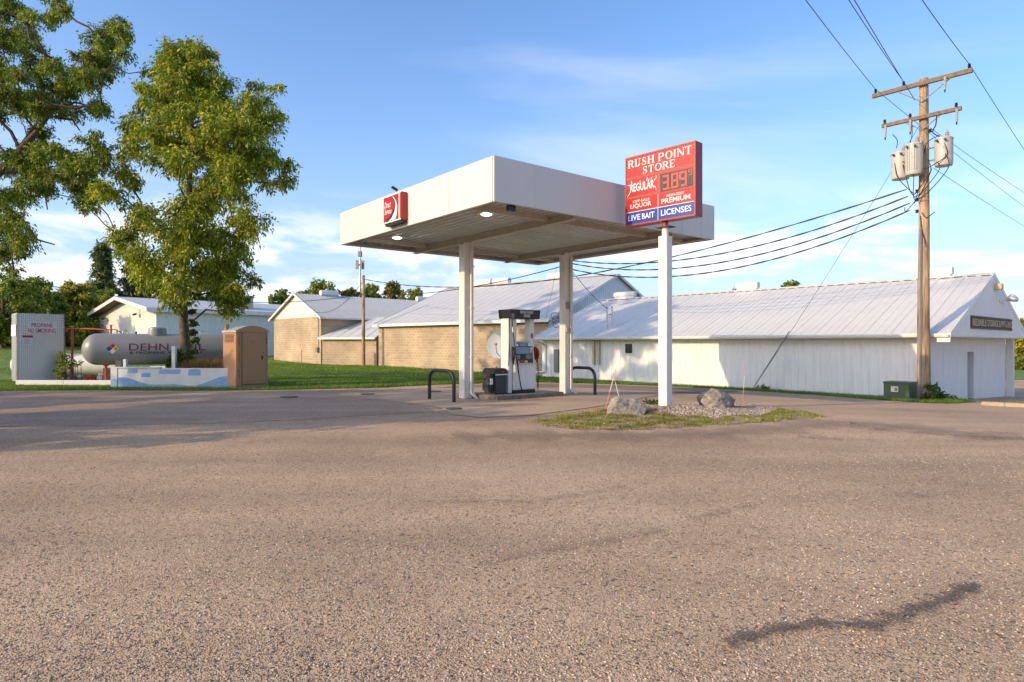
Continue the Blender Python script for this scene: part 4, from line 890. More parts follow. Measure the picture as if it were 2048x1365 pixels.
# ================================================================== BLOCK BUILDINGS
KYAW = .84; KO = (2.26, 39.6); KF = Frame(KO, KYAW)      # local x = into the gable, y = along the wall to the far left
def block_long():
    t = thing('block_building', 'long tan concrete block building with grey metal roof behind the pump', 'building', (*KO, 0), KYAW)
    L, W, ze, zr = 17.35, 7.6, 3.28, 6.5; sl = (zr-ze)/W
    MB().box(0, .2, 0, L, -.8, ze).build('wall', M['block_y'], t)
    MB().box(.201, 2*W, L-.2, L, -.8, ze-.02).build('wall', M['block_x'], t)
    MB().prism([(.2, ze-.05), (2*W, ze-.05), (W, zr-.15)], L-.2, L-.02, 'y').build('gable_end', M['siding'], t)
    xs = np.linspace(0, 2*W, 17); zt = lambda x: ze+sl*(x if x < W else 2*W-x)-.08
    for a, b in zip(xs, xs[1:]): ribbed(MB(), a+.004, b-.004, -.8, lambda x: max(zt(x), 0), 0, 4, .018, .04, .012, 'x', -1, -.002).build('gable_panel', M['siding'], t)
    n = 20; e = .3; w = (L+.5)/n; me = {}
    for side in (0, 1):
        p0, p1 = ((-.35, ze-.15), (W, zr)) if side == 0 else ((2*W+.35, ze-.15), (W, zr))
        V = []; prof = [(0, 0), (.03, .025), (.06, .025), (.09, 0), (w/2-.03, 0), (w/2, .012), (w/2+.03, 0), (w-.003, 0)]; nn = len(prof)
        for a, h in prof+[(0, -.02), (w-.003, -.02)]:
            for q in (p0, p1): V.append((q[0], a, q[1]+h))
        b = 2*nn; F = [(2*i, 2*i+2, 2*i+3, 2*i+1) for i in range(nn-1)]+[(b, b+1, b+3, b+2), (0, 1, b+1, b), (2*nn-2, b+2, b+3, 2*nn-1), tuple([2*i for i in range(nn)]+[b+2, b]), tuple([2*i+1 for i in range(nn)]+[b+3, b+1])]
        m0 = None
        for i in range(n):
            if m0 is None: o = MB().add(V, F).build('roof_panel', M['roof_b'], t); m0 = o.data
            else: o = link('roof_panel', m0, t)
            o.location.y = -.25+i*w
    MB().box(-.40, -.36, -.25, L+.28, ze-.34, ze-.15).build('fascia_board', M['white'], t); MB().box(-.36, -.001, -.2, L+.2, ze-.30, ze-.27).build('soffit', M['rust'], t)
    MB().prism([(W-.2, zr-.03), (W, zr+.06), (W+.2, zr-.03), (W, zr+.03)], -.26, L+.26, 'y').build('ridge_cap', M['roof_b'], t)
    for s in (-1, 1):
        a, b = (-.38, W) if s < 0 else (2*W+.38, W)
        for ya, yb in ((-.29, -.252), (L+.255, L+.29)):
            MB().add([(a, ya, ze-.30), (b, ya, zr-.12), (b, ya, zr+.05), (a, ya, ze-.1), (a, yb, ze-.30), (b, yb, zr-.12), (b, yb, zr+.05), (a, yb, ze-.1)], [(0,1,2,3),(4,7,6,5),(0,4,5,1),(1,5,6,2),(2,6,7,3),(3,7,4,0)]).build('rake_trim', M['siding'], t)
    for y in (5.2, 11.0, 13.0):
        MB().lathe([(.02, -.9), (.24, -.88), (.26, -.8), (.26, .8), (.24, .88), (.02, .9)], 14, (W, y, zr+.26), 'y').build('ridge_vent', M['white'], t, smooth=True)
block_long()
def gable_block():
    # gable end faces the camera left; ridge runs away to the right
    A = Vector((-15.87, 53.2)); B = Vector((-22.0, 59.2)); d = (A-B); W = d.length; rz = math.atan2(d.y, d.x)
    t = thing('block_gable_building', 'tan block building with cream gable and ribbed metal roof beside the white shed', 'building', (B.x, B.y, 0), rz)
    ze, zr, Ln = 3.86, 6.0, 20; D = Ln; za, zb = -.4, ze
    MB().box(0, W, 0, .2, za, zb).build('wall', M['block_x'], t); MB().box(W-.2, W, .201, Ln, za, zb-.1).build('wall', M['block_y'], t); MB().box(0, .2, .201, Ln, za, zb-.1).build('wall', M['block_y'], t)
    n = 8; xs = np.linspace(-.25, W+.25, n+1); zt = lambda x: ze-.1+(zr-ze)*(1-abs(x-W/2)/(W/2+.3))
    for a, b in zip(xs, xs[1:]): ribbed(MB(), a+.004, b-.004, ze-.02, lambda x: max(zt(x), ze), 0, 4, .012, .03, .012, 'x', -1, -.03).build('gable_panel', M['cream'], t)
    k = 22; w = (Ln+.3)/k
    for side in (0, 1):
        p0, p1 = ((-.4, ze-.08), (W/2, zr)) if side == 0 else ((W+.4, ze-.08), (W/2, zr))
        V = []; prof = [(0, 0)]
        for j in range(3): c = (j+.5)*w/3; prof += [(c-.09, 0), (c-.05, .04), (c+.05, .04), (c+.09, 0)]
        prof += [(w-.003, 0)]; nn = len(prof)
        for a, h in prof+[(0, -.02), (w-.003, -.02)]:
            for q in (p0, p1): V.append((q[0], a, q[1]+h))
        b = 2*nn; F = [(2*i, 2*i+2, 2*i+3, 2*i+1) for i in range(nn-1)]+[(b, b+1, b+3, b+2), (0, 1, b+1, b), (2*nn-2, b+2, b+3, 2*nn-1), tuple([2*i for i in range(nn)]+[b+2, b]), tuple([2*i+1 for i in range(nn)]+[b+3, b+1])]
        m0 = None
        for i in range(k):
            if m0 is None: o = MB().add(V, F).build('roof_panel', M['roof_b'], t); m0 = o.data
            else: o = link('roof_panel', m0, t)
            o.location.y = -.3+i*w
    for s in (-1, 1):
        a, b = (-.45, W/2) if s < 0 else (W+.45, W/2)
        MB().add([(a, -.34, ze-.22), (b, -.34, zr-.10), (b, -.34, zr+.06), (a, -.34, ze-.04), (a, -.302, ze-.22), (b, -.302, zr-.10), (b, -.302, zr+.06), (a, -.302, ze-.04)], [(0,1,2,3),(4,7,6,5),(0,4,5,1),(1,5,6,2),(2,6,7,3),(3,7,4,0)]).build('rake_trim', M['white'], t)
    MB().box(W+.40, W+.44, -.3, Ln, ze-.2, ze-.09).build('fascia_board', M['white'], t)
    for y in (3.2, 14): MB().lathe([(.02, -.9), (.24, -.88), (.26, -.8), (.26, .8), (.24, .88), (.02, .9)], 14, (W/2, y, zr+.2), 'y').build('ridge_vent', M['white'], t, smooth=True)
    e = MB(); e.tube([(W-.35, -.06, 1.2), (W-.35, -.06, 3.9), (W-.8, -.1, 3.95), (W-.85, -.1, 4.5)], .03, 6); e.build('conduit', M['greybox'], t); MB().box(W-.6, W-.25, -.2, -.01, .9, 1.3).build('electric_meter', M['greybox'], t, bevel=.03)
    return t.matrix_world, Frame((B.x, B.y), rz), W
_, GF, GW = gable_block()
def lean_to():
    A = Vector((-15.75, 53.05)); B = Vector((-10.9, 51.45)); d = B-A; L = d.length; rz = math.atan2(d.y, d.x)
    t = thing('lean_to_shed', 'low block lean-to with pale sloping roof between the two block buildings', 'building', (A.x, A.y, 0), rz)
    MB().box(.05, L, 0, .2, -.5, 2.05).build('wall', M['block_x'], t); MB().box(-.15, L+.05, -.34, -.30, 1.96, 2.12).build('fascia_board', M['white'], t)
    k = 6; w = (L+.3)/k; m0 = None
    for i in range(k):
        if m0 is None:
            o = MB().add([(0, -.3, 2.12), (w-.004, -.3, 2.12), (w-.004, 4.6, 3.95), (0, 4.6, 3.95), (0, -.3, 2.09), (w-.004, -.3, 2.09), (w-.004, 4.6, 3.92), (0, 4.6, 3.92), (w-.06, -.3, 2.12), (w-.03, -.3, 2.15), (w-.03, 4.6, 3.98), (w-.06, 4.6, 3.95)],
                [(0,8,11,3),(8,9,10,11),(9,1,2,10),(4,7,6,5),(0,4,5,1,9,8),(3,11,10,2,6,7),(0,3,7,4),(1,5,6,2)]).build('roof_panel', M['roof'], t); m0 = o.data
        else: o = link('roof_panel', m0, t)
        o.location.x = -.15+i*w
    MB().tube([(L-.15, -.08, -.3), (L-.15, -.08, .9)], .03, 6).build('standpipe', M['greybox'], t); MB().tube([(-1.6, -.5, -.1), (-1.6, -.5, 1.1)], .03, 6).build('standpipe', M['greybox'], t)
lean_to()
def white_shed():
    O = Vector((-34.1, 61.4)); yaw = KYAW; F = Frame(O, yaw)
    t = thing('white_shed', 'white steel shed with shallow gable behind the propane tank', 'building', (O.x, O.y, 0), yaw)   # local x along the side wall, y along the gable to the far left
    Wd, ze, zr, L = 17.4, 5.1, 6.5, 24; g = .0
    n = 26; w = L/n
    for i in range(n): ribbed(MB(), i*w, (i+1)*w-.004, -.6, ze-.15, 0, 4, .03, .06, .012, 'x', -1, 0).build('wall_panel', M['siding'], t)
    zt = lambda y: ze-.12+(zr-ze)*(1-abs(y-Wd/2)/(Wd/2))
    m = 19; ys = np.linspace(0, Wd, m+1)
    for a, b in zip(ys, ys[1:]): ribbed(MB(), a+.003, b-.003, -.6, zt, 0, 3, .012, .04, .012, 'y', -1, 0).build('gable_panel', M['cream'], t)  # white gable coloured cream to carry the warm sun falling on it
    for s in (0, 1):
        p0, p1 = ((-.5, ze-.08), (Wd/2, zr)) if s == 0 else ((Wd+.5, ze-.08), (Wd/2, zr))
        k = 24; w2 = (L+1)/k; m0 = None
        for i in range(k):
            if m0 is None: o = MB().add([(0, p0[0], p0[1]), (w2-.004, p0[0], p0[1]), (w2-.004, p1[0], p1[1]), (0, p1[0], p1[1]), (0, p0[0], p0[1]-.05), (w2-.004, p0[0], p0[1]-.05), (w2-.004, p1[0], p1[1]-.05), (0, p1[0], p1[1]-.05)], [(0,1,2,3),(4,7,6,5),(0,4,5,1),(1,5,6,2),(2,6,7,3),(3,7,4,0)]).build('roof_panel', M['roof_b'], t); m0 = o.data
            else: o = link('roof_panel', m0, t)
            o.location.x = -1+i*w2
        q = MB(); q.add([(-1.04, p0[0], p0[1]-.35), (-1.04, p1[0], p1[1]-.35), (-1.04, p1[0], p1[1]+.03), (-1.04, p0[0], p0[1]+.03), (-1.001, p0[0], p0[1]-.35), (-1.001, p1[0], p1[1]-.35), (-1.001, p1[0], p1[1]+.03), (-1.001, p0[0], p0[1]+.03)], [(0,1,2,3),(4,7,6,5),(0,4,5,1),(1,5,6,2),(2,6,7,3),(3,7,4,0)]); q.build('rake_trim', M['tankwhite'], t)
        q = MB(); q.add([(-1.0, p0[0], p0[1]-.35), (-1.0, p1[0], p1[1]-.35), (-.02, p1[0], p1[1]-.35), (-.02, p0[0], p0[1]-.35), (-1.0, p0[0], p0[1]-.32), (-1.0, p1[0], p1[1]-.32), (-.02, p1[0], p1[1]-.32), (-.02, p0[0], p0[1]-.32)], [(0,1,2,3),(4,7,6,5),(0,4,5,1),(1,5,6,2),(2,6,7,3),(3,7,4,0)]); q.build('rake_soffit', M['brownsoffit'], t)
    MB().box(-1.0, L, -.54, -.5, ze-.45, ze-.06).build('fascia_board', M['tankwhite'], t)
    for y, z in ((4.3, 4.55), (14.2, 4.35)):
        f = MB(); f.tube([(-.03, y, z+.9), (-.03, y, z), (-.35, y, z)], .025, 6).obox((-.45, y+.2, z), (.12, 0, .05), (0, .25, 0), (-.03, 0, .08)); f.build('floodlight', M['dark'], t)
    # rooftop cooler
    u = MB(); u.box(8.2, 10.6, 2.0, 4.2, ze+.3, ze+1.75); u.build('rooftop_unit', M['tan'], t, bevel=.04); MB().box(7.7, 8.19, 2.3, 3.9, ze+.5, ze+1.5).build('unit_hood', M['tan'], t)
white_shed()
# ================================================================== PROPANE STATION
def wrap_text(s, s0, s1, t0, t1, r, m, parent, name='lettering', bold=0.0, extra=None, off=.004):
    """lettering wrapped on a horizontal cylinder (axis local x, radius r) on its -y side; t is arc height above the axis"""
    if extra is None:
        v, f = textpoly(s, bold); X = s0+v[:, 0]*(s1-s0); T = t0+v[:, 1]*(t1-t0); bm = bmesh.new(); vs = [bm.verts.new((X[i], T[i], 0)) for i in range(len(v))]
        for q in f:
            try: bm.faces.new([vs[i] for i in q])
            except ValueError: pass
    else:
        bm = bmesh.new()
        for poly in extra: bm.faces.new([bm.verts.new((a, b, 0)) for a, b in poly])
        t0 = min(p[1] for q in extra for p in q); t1 = max(p[1] for q in extra for p in q)
    k = t0+.05
    while k < t1:
        bmesh.ops.bisect_plane(bm, geom=bm.verts[:]+bm.edges[:]+bm.faces[:], plane_co=(0, k, 0), plane_no=(0, 1, 0)); k += .05
    for v in bm.verts:
        a = v.co.y/r; v.co = Vector((v.co.x, -(r+off)*math.cos(a), (r+off)*math.sin(a)))
    me = bpy.data.meshes.new(name); bm.to_mesh(me); bm.free(); me.materials.append(m); return link(name, me, parent)
def tank_shell(L, r, n=32):
    pr = [(.001, 0)]+[(r*math.sin(R(a)), r*.85*(1-math.cos(R(a)))) for a in (10, 22, 34, 46, 58, 70, 80, 90)]
    q = [(a, L-b) for a, b in reversed(pr)]; return pr+q
def grey_tank():
    L, r, yaw = 6.9, .63, .42; P = Vector((-17.0, 25.3, 0)); zc = 1.38
    t = thing('propane_tank', 'large grey horizontal propane tank with maroon lettering behind the planter', 'tank', (P.x, P.y, zc), yaw)
    sh = MB().lathe(tank_shell(L, r), 40, (0, 0, 0), 'x').build('shell', M['tank'], t, smooth=True)
    F = Frame((P.x, P.y), yaw)
    def su(u): rr = (u-1024)/FPX; o = F(0, -r); return (rr*o.y-o.x)/(math.cos(yaw)-rr*math.sin(yaw))
    a0, a1 = su(258), su(411)
    wrap_text('DEHN', a0, su(337), -.05, .23, r, M['maroontext'], sh, bold=0); wrap_text('OIL', su(361), a1, -.05, .23, r, M['maroontext'], sh, bold=0)
    wrap_text('& PROPANE', su(258.5), su(330), -.185, -.09, r, M['blacktext'], sh, bold=.005)
    def ring(cx, cz, rx, rz_, w, a_0, a_1, n=18):
        q = []
        for i in range(n):
            t0, t1 = R(a_0+(a_1-a_0)*i/n), R(a_0+(a_1-a_0)*(i+1)/n); w_ = w*(.35+.65*math.sin(math.pi*(i+.5)/n))
            q.append([(cx+rx*math.cos(t0), cz+rz_*math.sin(t0)), (cx+rx*math.cos(t1), cz+rz_*math.sin(t1)), (cx+(rx-w_)*math.cos(t1), cz+(rz_-w_*.5)*math.sin(t1)), (cx+(rx-w_)*math.cos(t0), cz+(rz_-w_*.5)*math.sin(t0))])
        return q
    c = su(370); wrap_text('', 0, 0, 0, 0, r, M['blacktext'], sh, 'ripple_logo', extra=ring(c, -.10, .62, .13, .07, 170, 370)+ring(c, -.10, .44, .085, .05, 190, 350), off=.007)
    wrap_text('', 0, 0, 0, 0, r, M['maroontext'], sh, 'ripple_logo', extra=ring(su(376), .08, .16, .12, .035, -100, 80)+ring(su(376), .08, .10, .07, .025, -100, 80), off=.009)
    # hazard diamond
    cx = su(225); h = .215; cz = .03
    dm = lambda ox, oz: [(cx+ox, cz+oz-h/2), (cx+ox+h/2, cz+oz), (cx+ox, cz+oz+h/2), (cx+ox-h/2, cz+oz)]
    hd = wrap_text('', 0, 0, 0, 0, r, M['lettering'], sh, 'hazard_diamond', extra=[dm(0, -h/2)], off=.005)
    for ox, oz, m, ch, mm in ((0, h/2, 'nf_red', '4', 'blacktext'), (-h/2, 0, 'nf_blue', '2', 'blacktext'), (h/2, 0, 'nf_yel', '0', 'blacktext')):
        wrap_text('', 0, 0, 0, 0, r, M[m], sh, 'hazard_field', extra=[dm(ox, oz)], off=.005); wrap_text(ch, cx+ox-.04, cx+ox+.04, cz+oz-.055, cz+oz+.055, r, M[mm], sh, bold=.02, off=.008)
    d = MB(); xd = su(312); d.lathe([(.35, .50), (.35, .78), (.33, .85), (.22, .90), (.02, .92)], 24, (xd, 0, 0)).build('valve_dome', M['tank'], t, smooth=True)
    for u in (293, 327): MB().tube([(su(u), 0, .6), (su(u), 0, .70)], .03, 8).build('valve_stub', M['galv'], t)
    MB().tube([(su(268), 0, .6), (su(268), 0, .72)], .035, 8).build('valve_stub', M['dark'], t)
    for u in (246, 404):
        x = su(u); MB().tube([(x-.10, 0, .62), (x-.09, 0, .72), (x, 0, .77), (x+.09, 0, .72), (x+.10, 0, .62)], .018, 6).build('lifting_lug', M['galv'], t)
    for x in (1.3, L-1.4):
        sdl = MB(); sdl.prism([(-.45, -1.36), (.45, -1.36), (.45, -.42), (.25, -.56), (0, -.62), (-.25, -.56), (-.45, -.42)], x-.1, x+.1, 'x'); sdl.build('saddle', M['concrete'], t)
    x = su(207); MB().tube([(x, -.05, -.6), (x, -.05, -1.3)], .05, 8).lathe([(.10, -.66), (.10, -.60)], 10, (x, -.05, 0)).lathe([(.10, -1.0), (.10, -.95)], 10, (x, -.05, 0)).build('drain_pipe', M['orange'], t)
    return F, su, zc
TF, TSU, TZ = grey_tank()
def white_tank():
    r = .5; L = 5.3; a = at(26, 732, 29.6); t = thing('propane_tank', 'smaller white propane tank lying low behind the tread-plate cabinet', 'tank', (a.x, a.y, .64), .02)
    sh = MB().lathe(tank_shell(L, r), 32, (0, 0, 0), 'x').build('shell', M['tankwhite'], t, smooth=True)
    wrap_text('OIL', 2.85, 3.32, -.04, .17, r, M['blacktext'], sh)
    for x in (1.0, L-1.1): MB().box(x-.1, x+.1, -.35, .35, -.64, -.38).build('saddle', M['concrete'], t)
white_tank()
def cabinet():
    p0 = gnd(34, 770); yaw = .84; t = thing('propane_cabinet', 'tall tread-plate metal cabinet with PROPANE NO SMOKING notice', 'cabinet', p0, yaw)
    W, D, H = 1.55, .9, 2.80
    MB().box(0, W, 0, D, .12, H).build('body', M['plate'], t, bevel=.01)
    for x in (0, W-.05): MB().box(x, x+.05, -.012, -.001, .12, H).build('corner_trim', M['galv'], t)
    me = None
    for i in range(34):
        if me is None: o = MB().box(-.02, -.001, .04, D-.04, 0, .045).build('louvre_slat', M['galv'], t); me = o.data
        else: o = link('louvre_slat', me, t)
        o.location.z = .2+i*.076
    MB().box(-.03, -.021, .05, D-.05, 1.9, 2.35).build('side_label', M['lettering'], t)
    nt = MB().box(.33, 1.28, -.012, -.001, 2.02, 2.47).build('notice', M['lettering'], t)
    flat_text('PROPANE', .46, 1.15, 2.26, 2.43, -.0125, M['redtext'], nt, bold=.01); flat_text('NO SMOKING', .35, 1.26, 2.04, 2.21, -.0125, M['redtext'], nt, bold=.01)
    lb = MB().box(.17, .50, -.012, -.001, 1.55, 1.84).build('instruction_label', M['lettering'], t); MB().box(.17, .50, -.012, -.001, 1.842, 1.93).build('label_header', M['redtext'], t)
    for i in range(4): MB().box(.20, .46-.05*(i % 2), -.0145, -.0125, 1.60+i*.055, 1.612+i*.055).build('print_line', M['greybox'], lb)
cabinet()
def skid_beam():
    a = gnd(33, 771); b = gnd(224, 771.5); d = b-a; t = thing('kerb_beam', 'white painted concrete beam along the front of the propane station', 'kerb', a, math.atan2(d.y, d.x))
    L = d.length; MB().box(0, L*.5-.003, -.05, .12, -.05, .20).build('beam_block', M['tankwhite'], t, bevel=.01); MB().box(L*.5+.003, L, -.05, .12, -.05, .20).build('beam_block', M['tankwhite'], t, bevel=.01)
skid_beam()
def pipework():
    Y = 26.2; t = thing('gas_pipework', 'red gas pipes with valves between cabinet and tanks', 'pipes', at(144, 760, Y)); o = t.location
    q = lambda u, v, Y_=Y: tuple(at(u, v, Y_)-o)
    def pipe(px, r=.035, m='orange', n='pipe'): MB().tube([q(*p) for p in px], r, 10).build(n, M[m], t, smooth=True)
    pipe([(119, 663), (133, 663)]); pipe([(134.5, 664), (134.5, 658)]); pipe([(134, 658), (175, 658), (213, 660)]); pipe([(144.5, 658), (144.5, 756)], .05); pipe([(128.5, 675), (128.5, 752)], .04); pipe([(119, 675), (129.5, 675)])
    pipe([(222, 651), (222, 670)], .035); pipe([(213, 660), (222, 660), (232, 660), (240, 664), (246, 668)], .018, 'dark', 'hose'); MB().lathe([(.09, 0), (.09, .02)], 12, q(222, 651)).build('hand_wheel', M['galv'], t)
    pipe([(152, 757), (206, 756)], .035); pipe([(119, 752), (150, 752)], .025, 'galv'); pipe([(118, 759), (200, 758.5)], .02, 'galv')
    for u, m, n in ((188, 'red', 'valve'), (201, 'tankwhite', 'pipe_cap'), (172, 'orange', 'flange'), (136, 'orange', 'flange'), (160, 'galv', 'coupling')):
        MB().lathe([(.02, -.09), (.11, -.08), (.13, 0), (.11, .08), (.02, .09)], 14, q(u, 756), 'y').build(n, M[m], t, smooth=True)
    c = q(149, 758); MB().lathe([(.02, -.22), (.13, -.2), (.15, -.1), (.15, .12), (.10, .2), (.04, .3)], 18, (c[0], c[1]-.1, c[2]), 'y').build('pump_motor', M['greybox'], t, smooth=True); MB().box(c[0]-.2, c[0]+.35, c[1]-.25, c[1]+.2, c[2]-.24, c[2]-.16).build('pump_base', M['greybox'], t)
    c = q(215, 745); MB().box(c[0]-.12, c[0]+.22, c[1]-.1, c[1]+.1, c[2]-.35, c[2]+.18).build('relay_box', M['greybox'], t, bevel=.01)
pipework()
def planter():
    a = gnd(223, 775.5); b = gnd(456, 776); d = b-a; L = d.length; yaw = math.atan2(d.y, d.x)
    t = thing('planter', 'long white planter box painted with blue waves under the tree', 'planter', a, yaw); H = .71; D = 2.2
    MB().box(0, L, 0, .12, -.05, H).build('front_board', M['planter'], t, bevel=.006); MB().box(0, .12, .121, D, -.05, H).build('side_board', M['planter'], t); MB().box(L-.12, L, .121, D, -.05, H).build('side_board', M['planter'], t); MB().box(.121, L-.121, D-.12, D, -.05, H).build('back_board', M['planter'], t)
    MB().box(.121, L-.121, .121, D-.121, 0, H-.08).build('soil', M['bark'], t); MB().box(-.03, L*.42, -.03, .1, H+.001, H+.04).build('cap_strip', M['planter'], t); MB().box(-.02, .22, -.02, -.001, -.03, H).build('corner_board', M['planter'], t)
    X = np.linspace(.23, L-.01, 26); hz = .17+.10*np.sin(X*1.55+.9)+.05*np.sin(X*3.4)+.12*np.clip((X-3)/1.3, 0, 1)+.06*np.exp(-((X-.4)/.4)**2)
    poly = [(X[0], .0)]+[(X[-1], .0)]+[(x, z) for x, z in zip(X[::-1], hz[::-1])]
    MB().prism(poly, -.003, -.0005, 'y').build('painted_wave', M['paintblue'], t)
    MB().prism([(-.019, 0), (.219, 0), (.219, .26), (.1, .33), (-.019, .28)], -.024, -.0205, 'y').build('painted_wave', M['paintblue'], t)
    for x0, x1, z0, z1 in ((.58, .98, .52, .68), (1.10, 1.45, .38, .53), (1.76, 2.56, .50, .67), (2.84, 3.31, .44, .67)):
        MB().prism([(x0, z0), (x1, z0+.01), (x1, z1), (x0+.03, z1)], -.0035, -.0008, 'y').build('painted_patch', M['paintblue'], t)
    return t, Frame((a.x, a.y), yaw), L, H
PT, PLF, PLL, PLH = planter()
p = gnd(342, 776)
def white_post():
    P = PLF(PLL*.512, .22); t = thing('white_post', 'short white wooden post standing in the planter before the trunk', 'post', (P.x, P.y, .05), PLF.yaw)
    MB().box(-.07, .07, -.07, .055, -.05, 1.42).build('post', M['planter'], t, bevel=.008); MB().box(-.075, .075, -.074, .06, 1.421, 1.45).build('post_cap', M['planter'], t)
    P2 = PLF(.2, .5); t2 = thing('white_post', 'short white stub post at the left end of the planter', 'post', (P2.x, P2.y, .6), PLF.yaw); MB().box(-.06, .06, -.06, .06, -.05, .42).build('post', M['planter'], t2, bevel=.006)
white_post()
def portable_toilet():
    P = gnd(472, 778); yaw = .80; t = thing('portable_toilet', 'brown plastic portable toilet at the edge of the gravel', 'portable toilet', P, yaw); w, d, H = 1.18, 1.18, 2.02
    MB().box(-.03, w+.03, -.06, d+.03, 0, .08).build('skid', M['greybox'], t, bevel=.015)
    MB().prism([(.0, .081), (w, .081), (w-.01, H), (.01, H)], .0, d, 'y').build('cabin', M['potty'], t, bevel=.025)
    # door with its arched top and frame
    arch = [(.22, .16), (w-.10, .16), (w-.10, H-.03)]+[(.22+(w-.32)*(1-k/8), H-.03+.13*math.sin(math.pi*k/8)) for k in range(1, 8)]+[(.22, H-.03)]
    MB().prism(arch, -.022, -.001, 'y').build('door', M['potty'], t)
    for x in (.205, w-.097): MB().box(x, x+.012, -.012, -.0008, .14, H-.02).build('door_gap', M['pottydark'], t)
    MB().box(.20, w-.09, -.012, -.0008, .13, .142).build('door_gap', M['pottydark'], t)
    for z0 in (.35, .95, 1.55): MB().box(.10, .115, -.006, -.0005, z0, z0+.35).build('groove', M['pottydark'], t)
    for z0 in (1.62, 1.75): MB().box(w-.07, w-.04, -.02, -.0005, z0, z0+.05).build('hinge', M['pottydark'], t)
    hnd = MB(); hnd.box(w-.27, w-.20, -.035, -.0225, 1.02, 1.17); hnd.build('latch', M['pottydark'], t); MB().tube([(w-.19, -.03, 1.28), (w-.19, -.022, 1.28)], .02, 8).build('lock', M['pottydark'], t)
    mk = MB()
    for i in range(6): x = .50+i*.045; mk.box(x, x+.03, -.0245, -.0222, 1.60+.01*(i % 2), 1.70)
    mk.build('faded_print', M['pinkmark'], t)
    me = None
    for i in range(6):
        if me is None: o = MB().box(-.012, -.0005, .2, d-.2, 0, .022).build('vent_slat', M['pottydark'], t); me = o.data
        else: o = link('vent_slat', me, t)
        o.location.z = 1.66+i*.05
    # arched translucent roof
    n = 12; prof = [(-.02+(w+.04)*k/n, H+.06+.17*math.sin(math.pi*k/n)) for k in range(n+1)]
    MB().prism([(-.02, H-.01), (w+.02, H-.01)]+prof[::-1], -.03, d+.03, 'y').build('roof', M['pottyroof'], t)
    MB().prism([(.0, H), (w, H)]+[(x, z+.006) for x, z in prof[1:-1]][::-1], -.045, -.031, 'y').build('roof_rim', M['potty'], t)
    MB().box(.02, .14, d-.25, d-.12, H+.02, H+.30).build('vent_stack', M['potty'], t)
portable_toilet()
# ================================================================== SMALL THINGS ON THE FORECOURT
def blob(name, lab, cat, c, r, sub, m, seed, flat=.0, group=None, rz=0):
    bm = bmesh.new(); bmesh.ops.create_icosphere(bm, subdivisions=sub, radius=1); rs = np.random.default_rng(seed); planes = []
    for _ in range(16):
        n = rs.normal(size=3); n /= np.linalg.norm(n); planes.append((n, rs.uniform(.58, .92)))
    from mathutils import noise as mn
    for v in bm.verts:
        p = np.array(v.co)
        for n, d in planes:
            e = p@n-d
            if e > 0: p = p-n*e*.97
        k = 1+.10*mn.fractal(Vector(p)*2.2+Vector((seed, 0, 0)), 1.0, 2.0, 5)+.035*mn.noise(Vector(p)*9); p = p*k; v.co = Vector((p[0]*r[0], p[1]*r[1], p[2]*r[2]))
    me = bpy.data.meshes.new(name); bm.to_mesh(me); bm.free(); me.materials.append(m); me.polygons.foreach_set('use_smooth', [True]*len(me.polygons))
    try: me.set_sharp_from_angle(angle=R(22))
    except Exception: pass
    o = link(name, me); o.location = c; o.rotation_euler = (0, 0, rz); return tag(o, lab, cat, group)
g = gnd(1247, 834); blob('boulder', 'grey-brown boulder left of the sign post beside two leaning markers', 'boulder', (g.x, g.y+.15, g.z+.08), (.54, .40, .34), 5, M['rock'], 21, rz=-.35)
g = gnd(1441, 822); blob('boulder', 'rounded grey granite boulder right of the sign post', 'boulder', (g.x, g.y+.2, g.z+.15), (.53, .42, .38), 5, M['rock'], 12, rz=.2)
def stake(b, tp, lab, col='marker'):
    P = gnd(*b); T = at(tp[0], tp[1], P.y+.02); t = thing('marker_stake', lab, 'marker', P, 0, 'thin orange driveway markers'); d = T-P
    MB().tube([(0, 0, -.05), d*.45], .0065, 6).tube([d*.75, d], .0065, 6).build('rod', M[col], t); MB().tube([d*.45, d*.75], .0072, 6).build('reflector_band', M['markerw'], t)
stake((1209, 822), (1232, 738), 'thin orange marker rod leaning right over the left boulder'); stake((1247, 832), (1226, 745), 'thin orange marker rod leaning left in front of the left boulder'); stake((1485, 815), (1490, 732), 'thin upright orange marker rod right of the granite boulder')
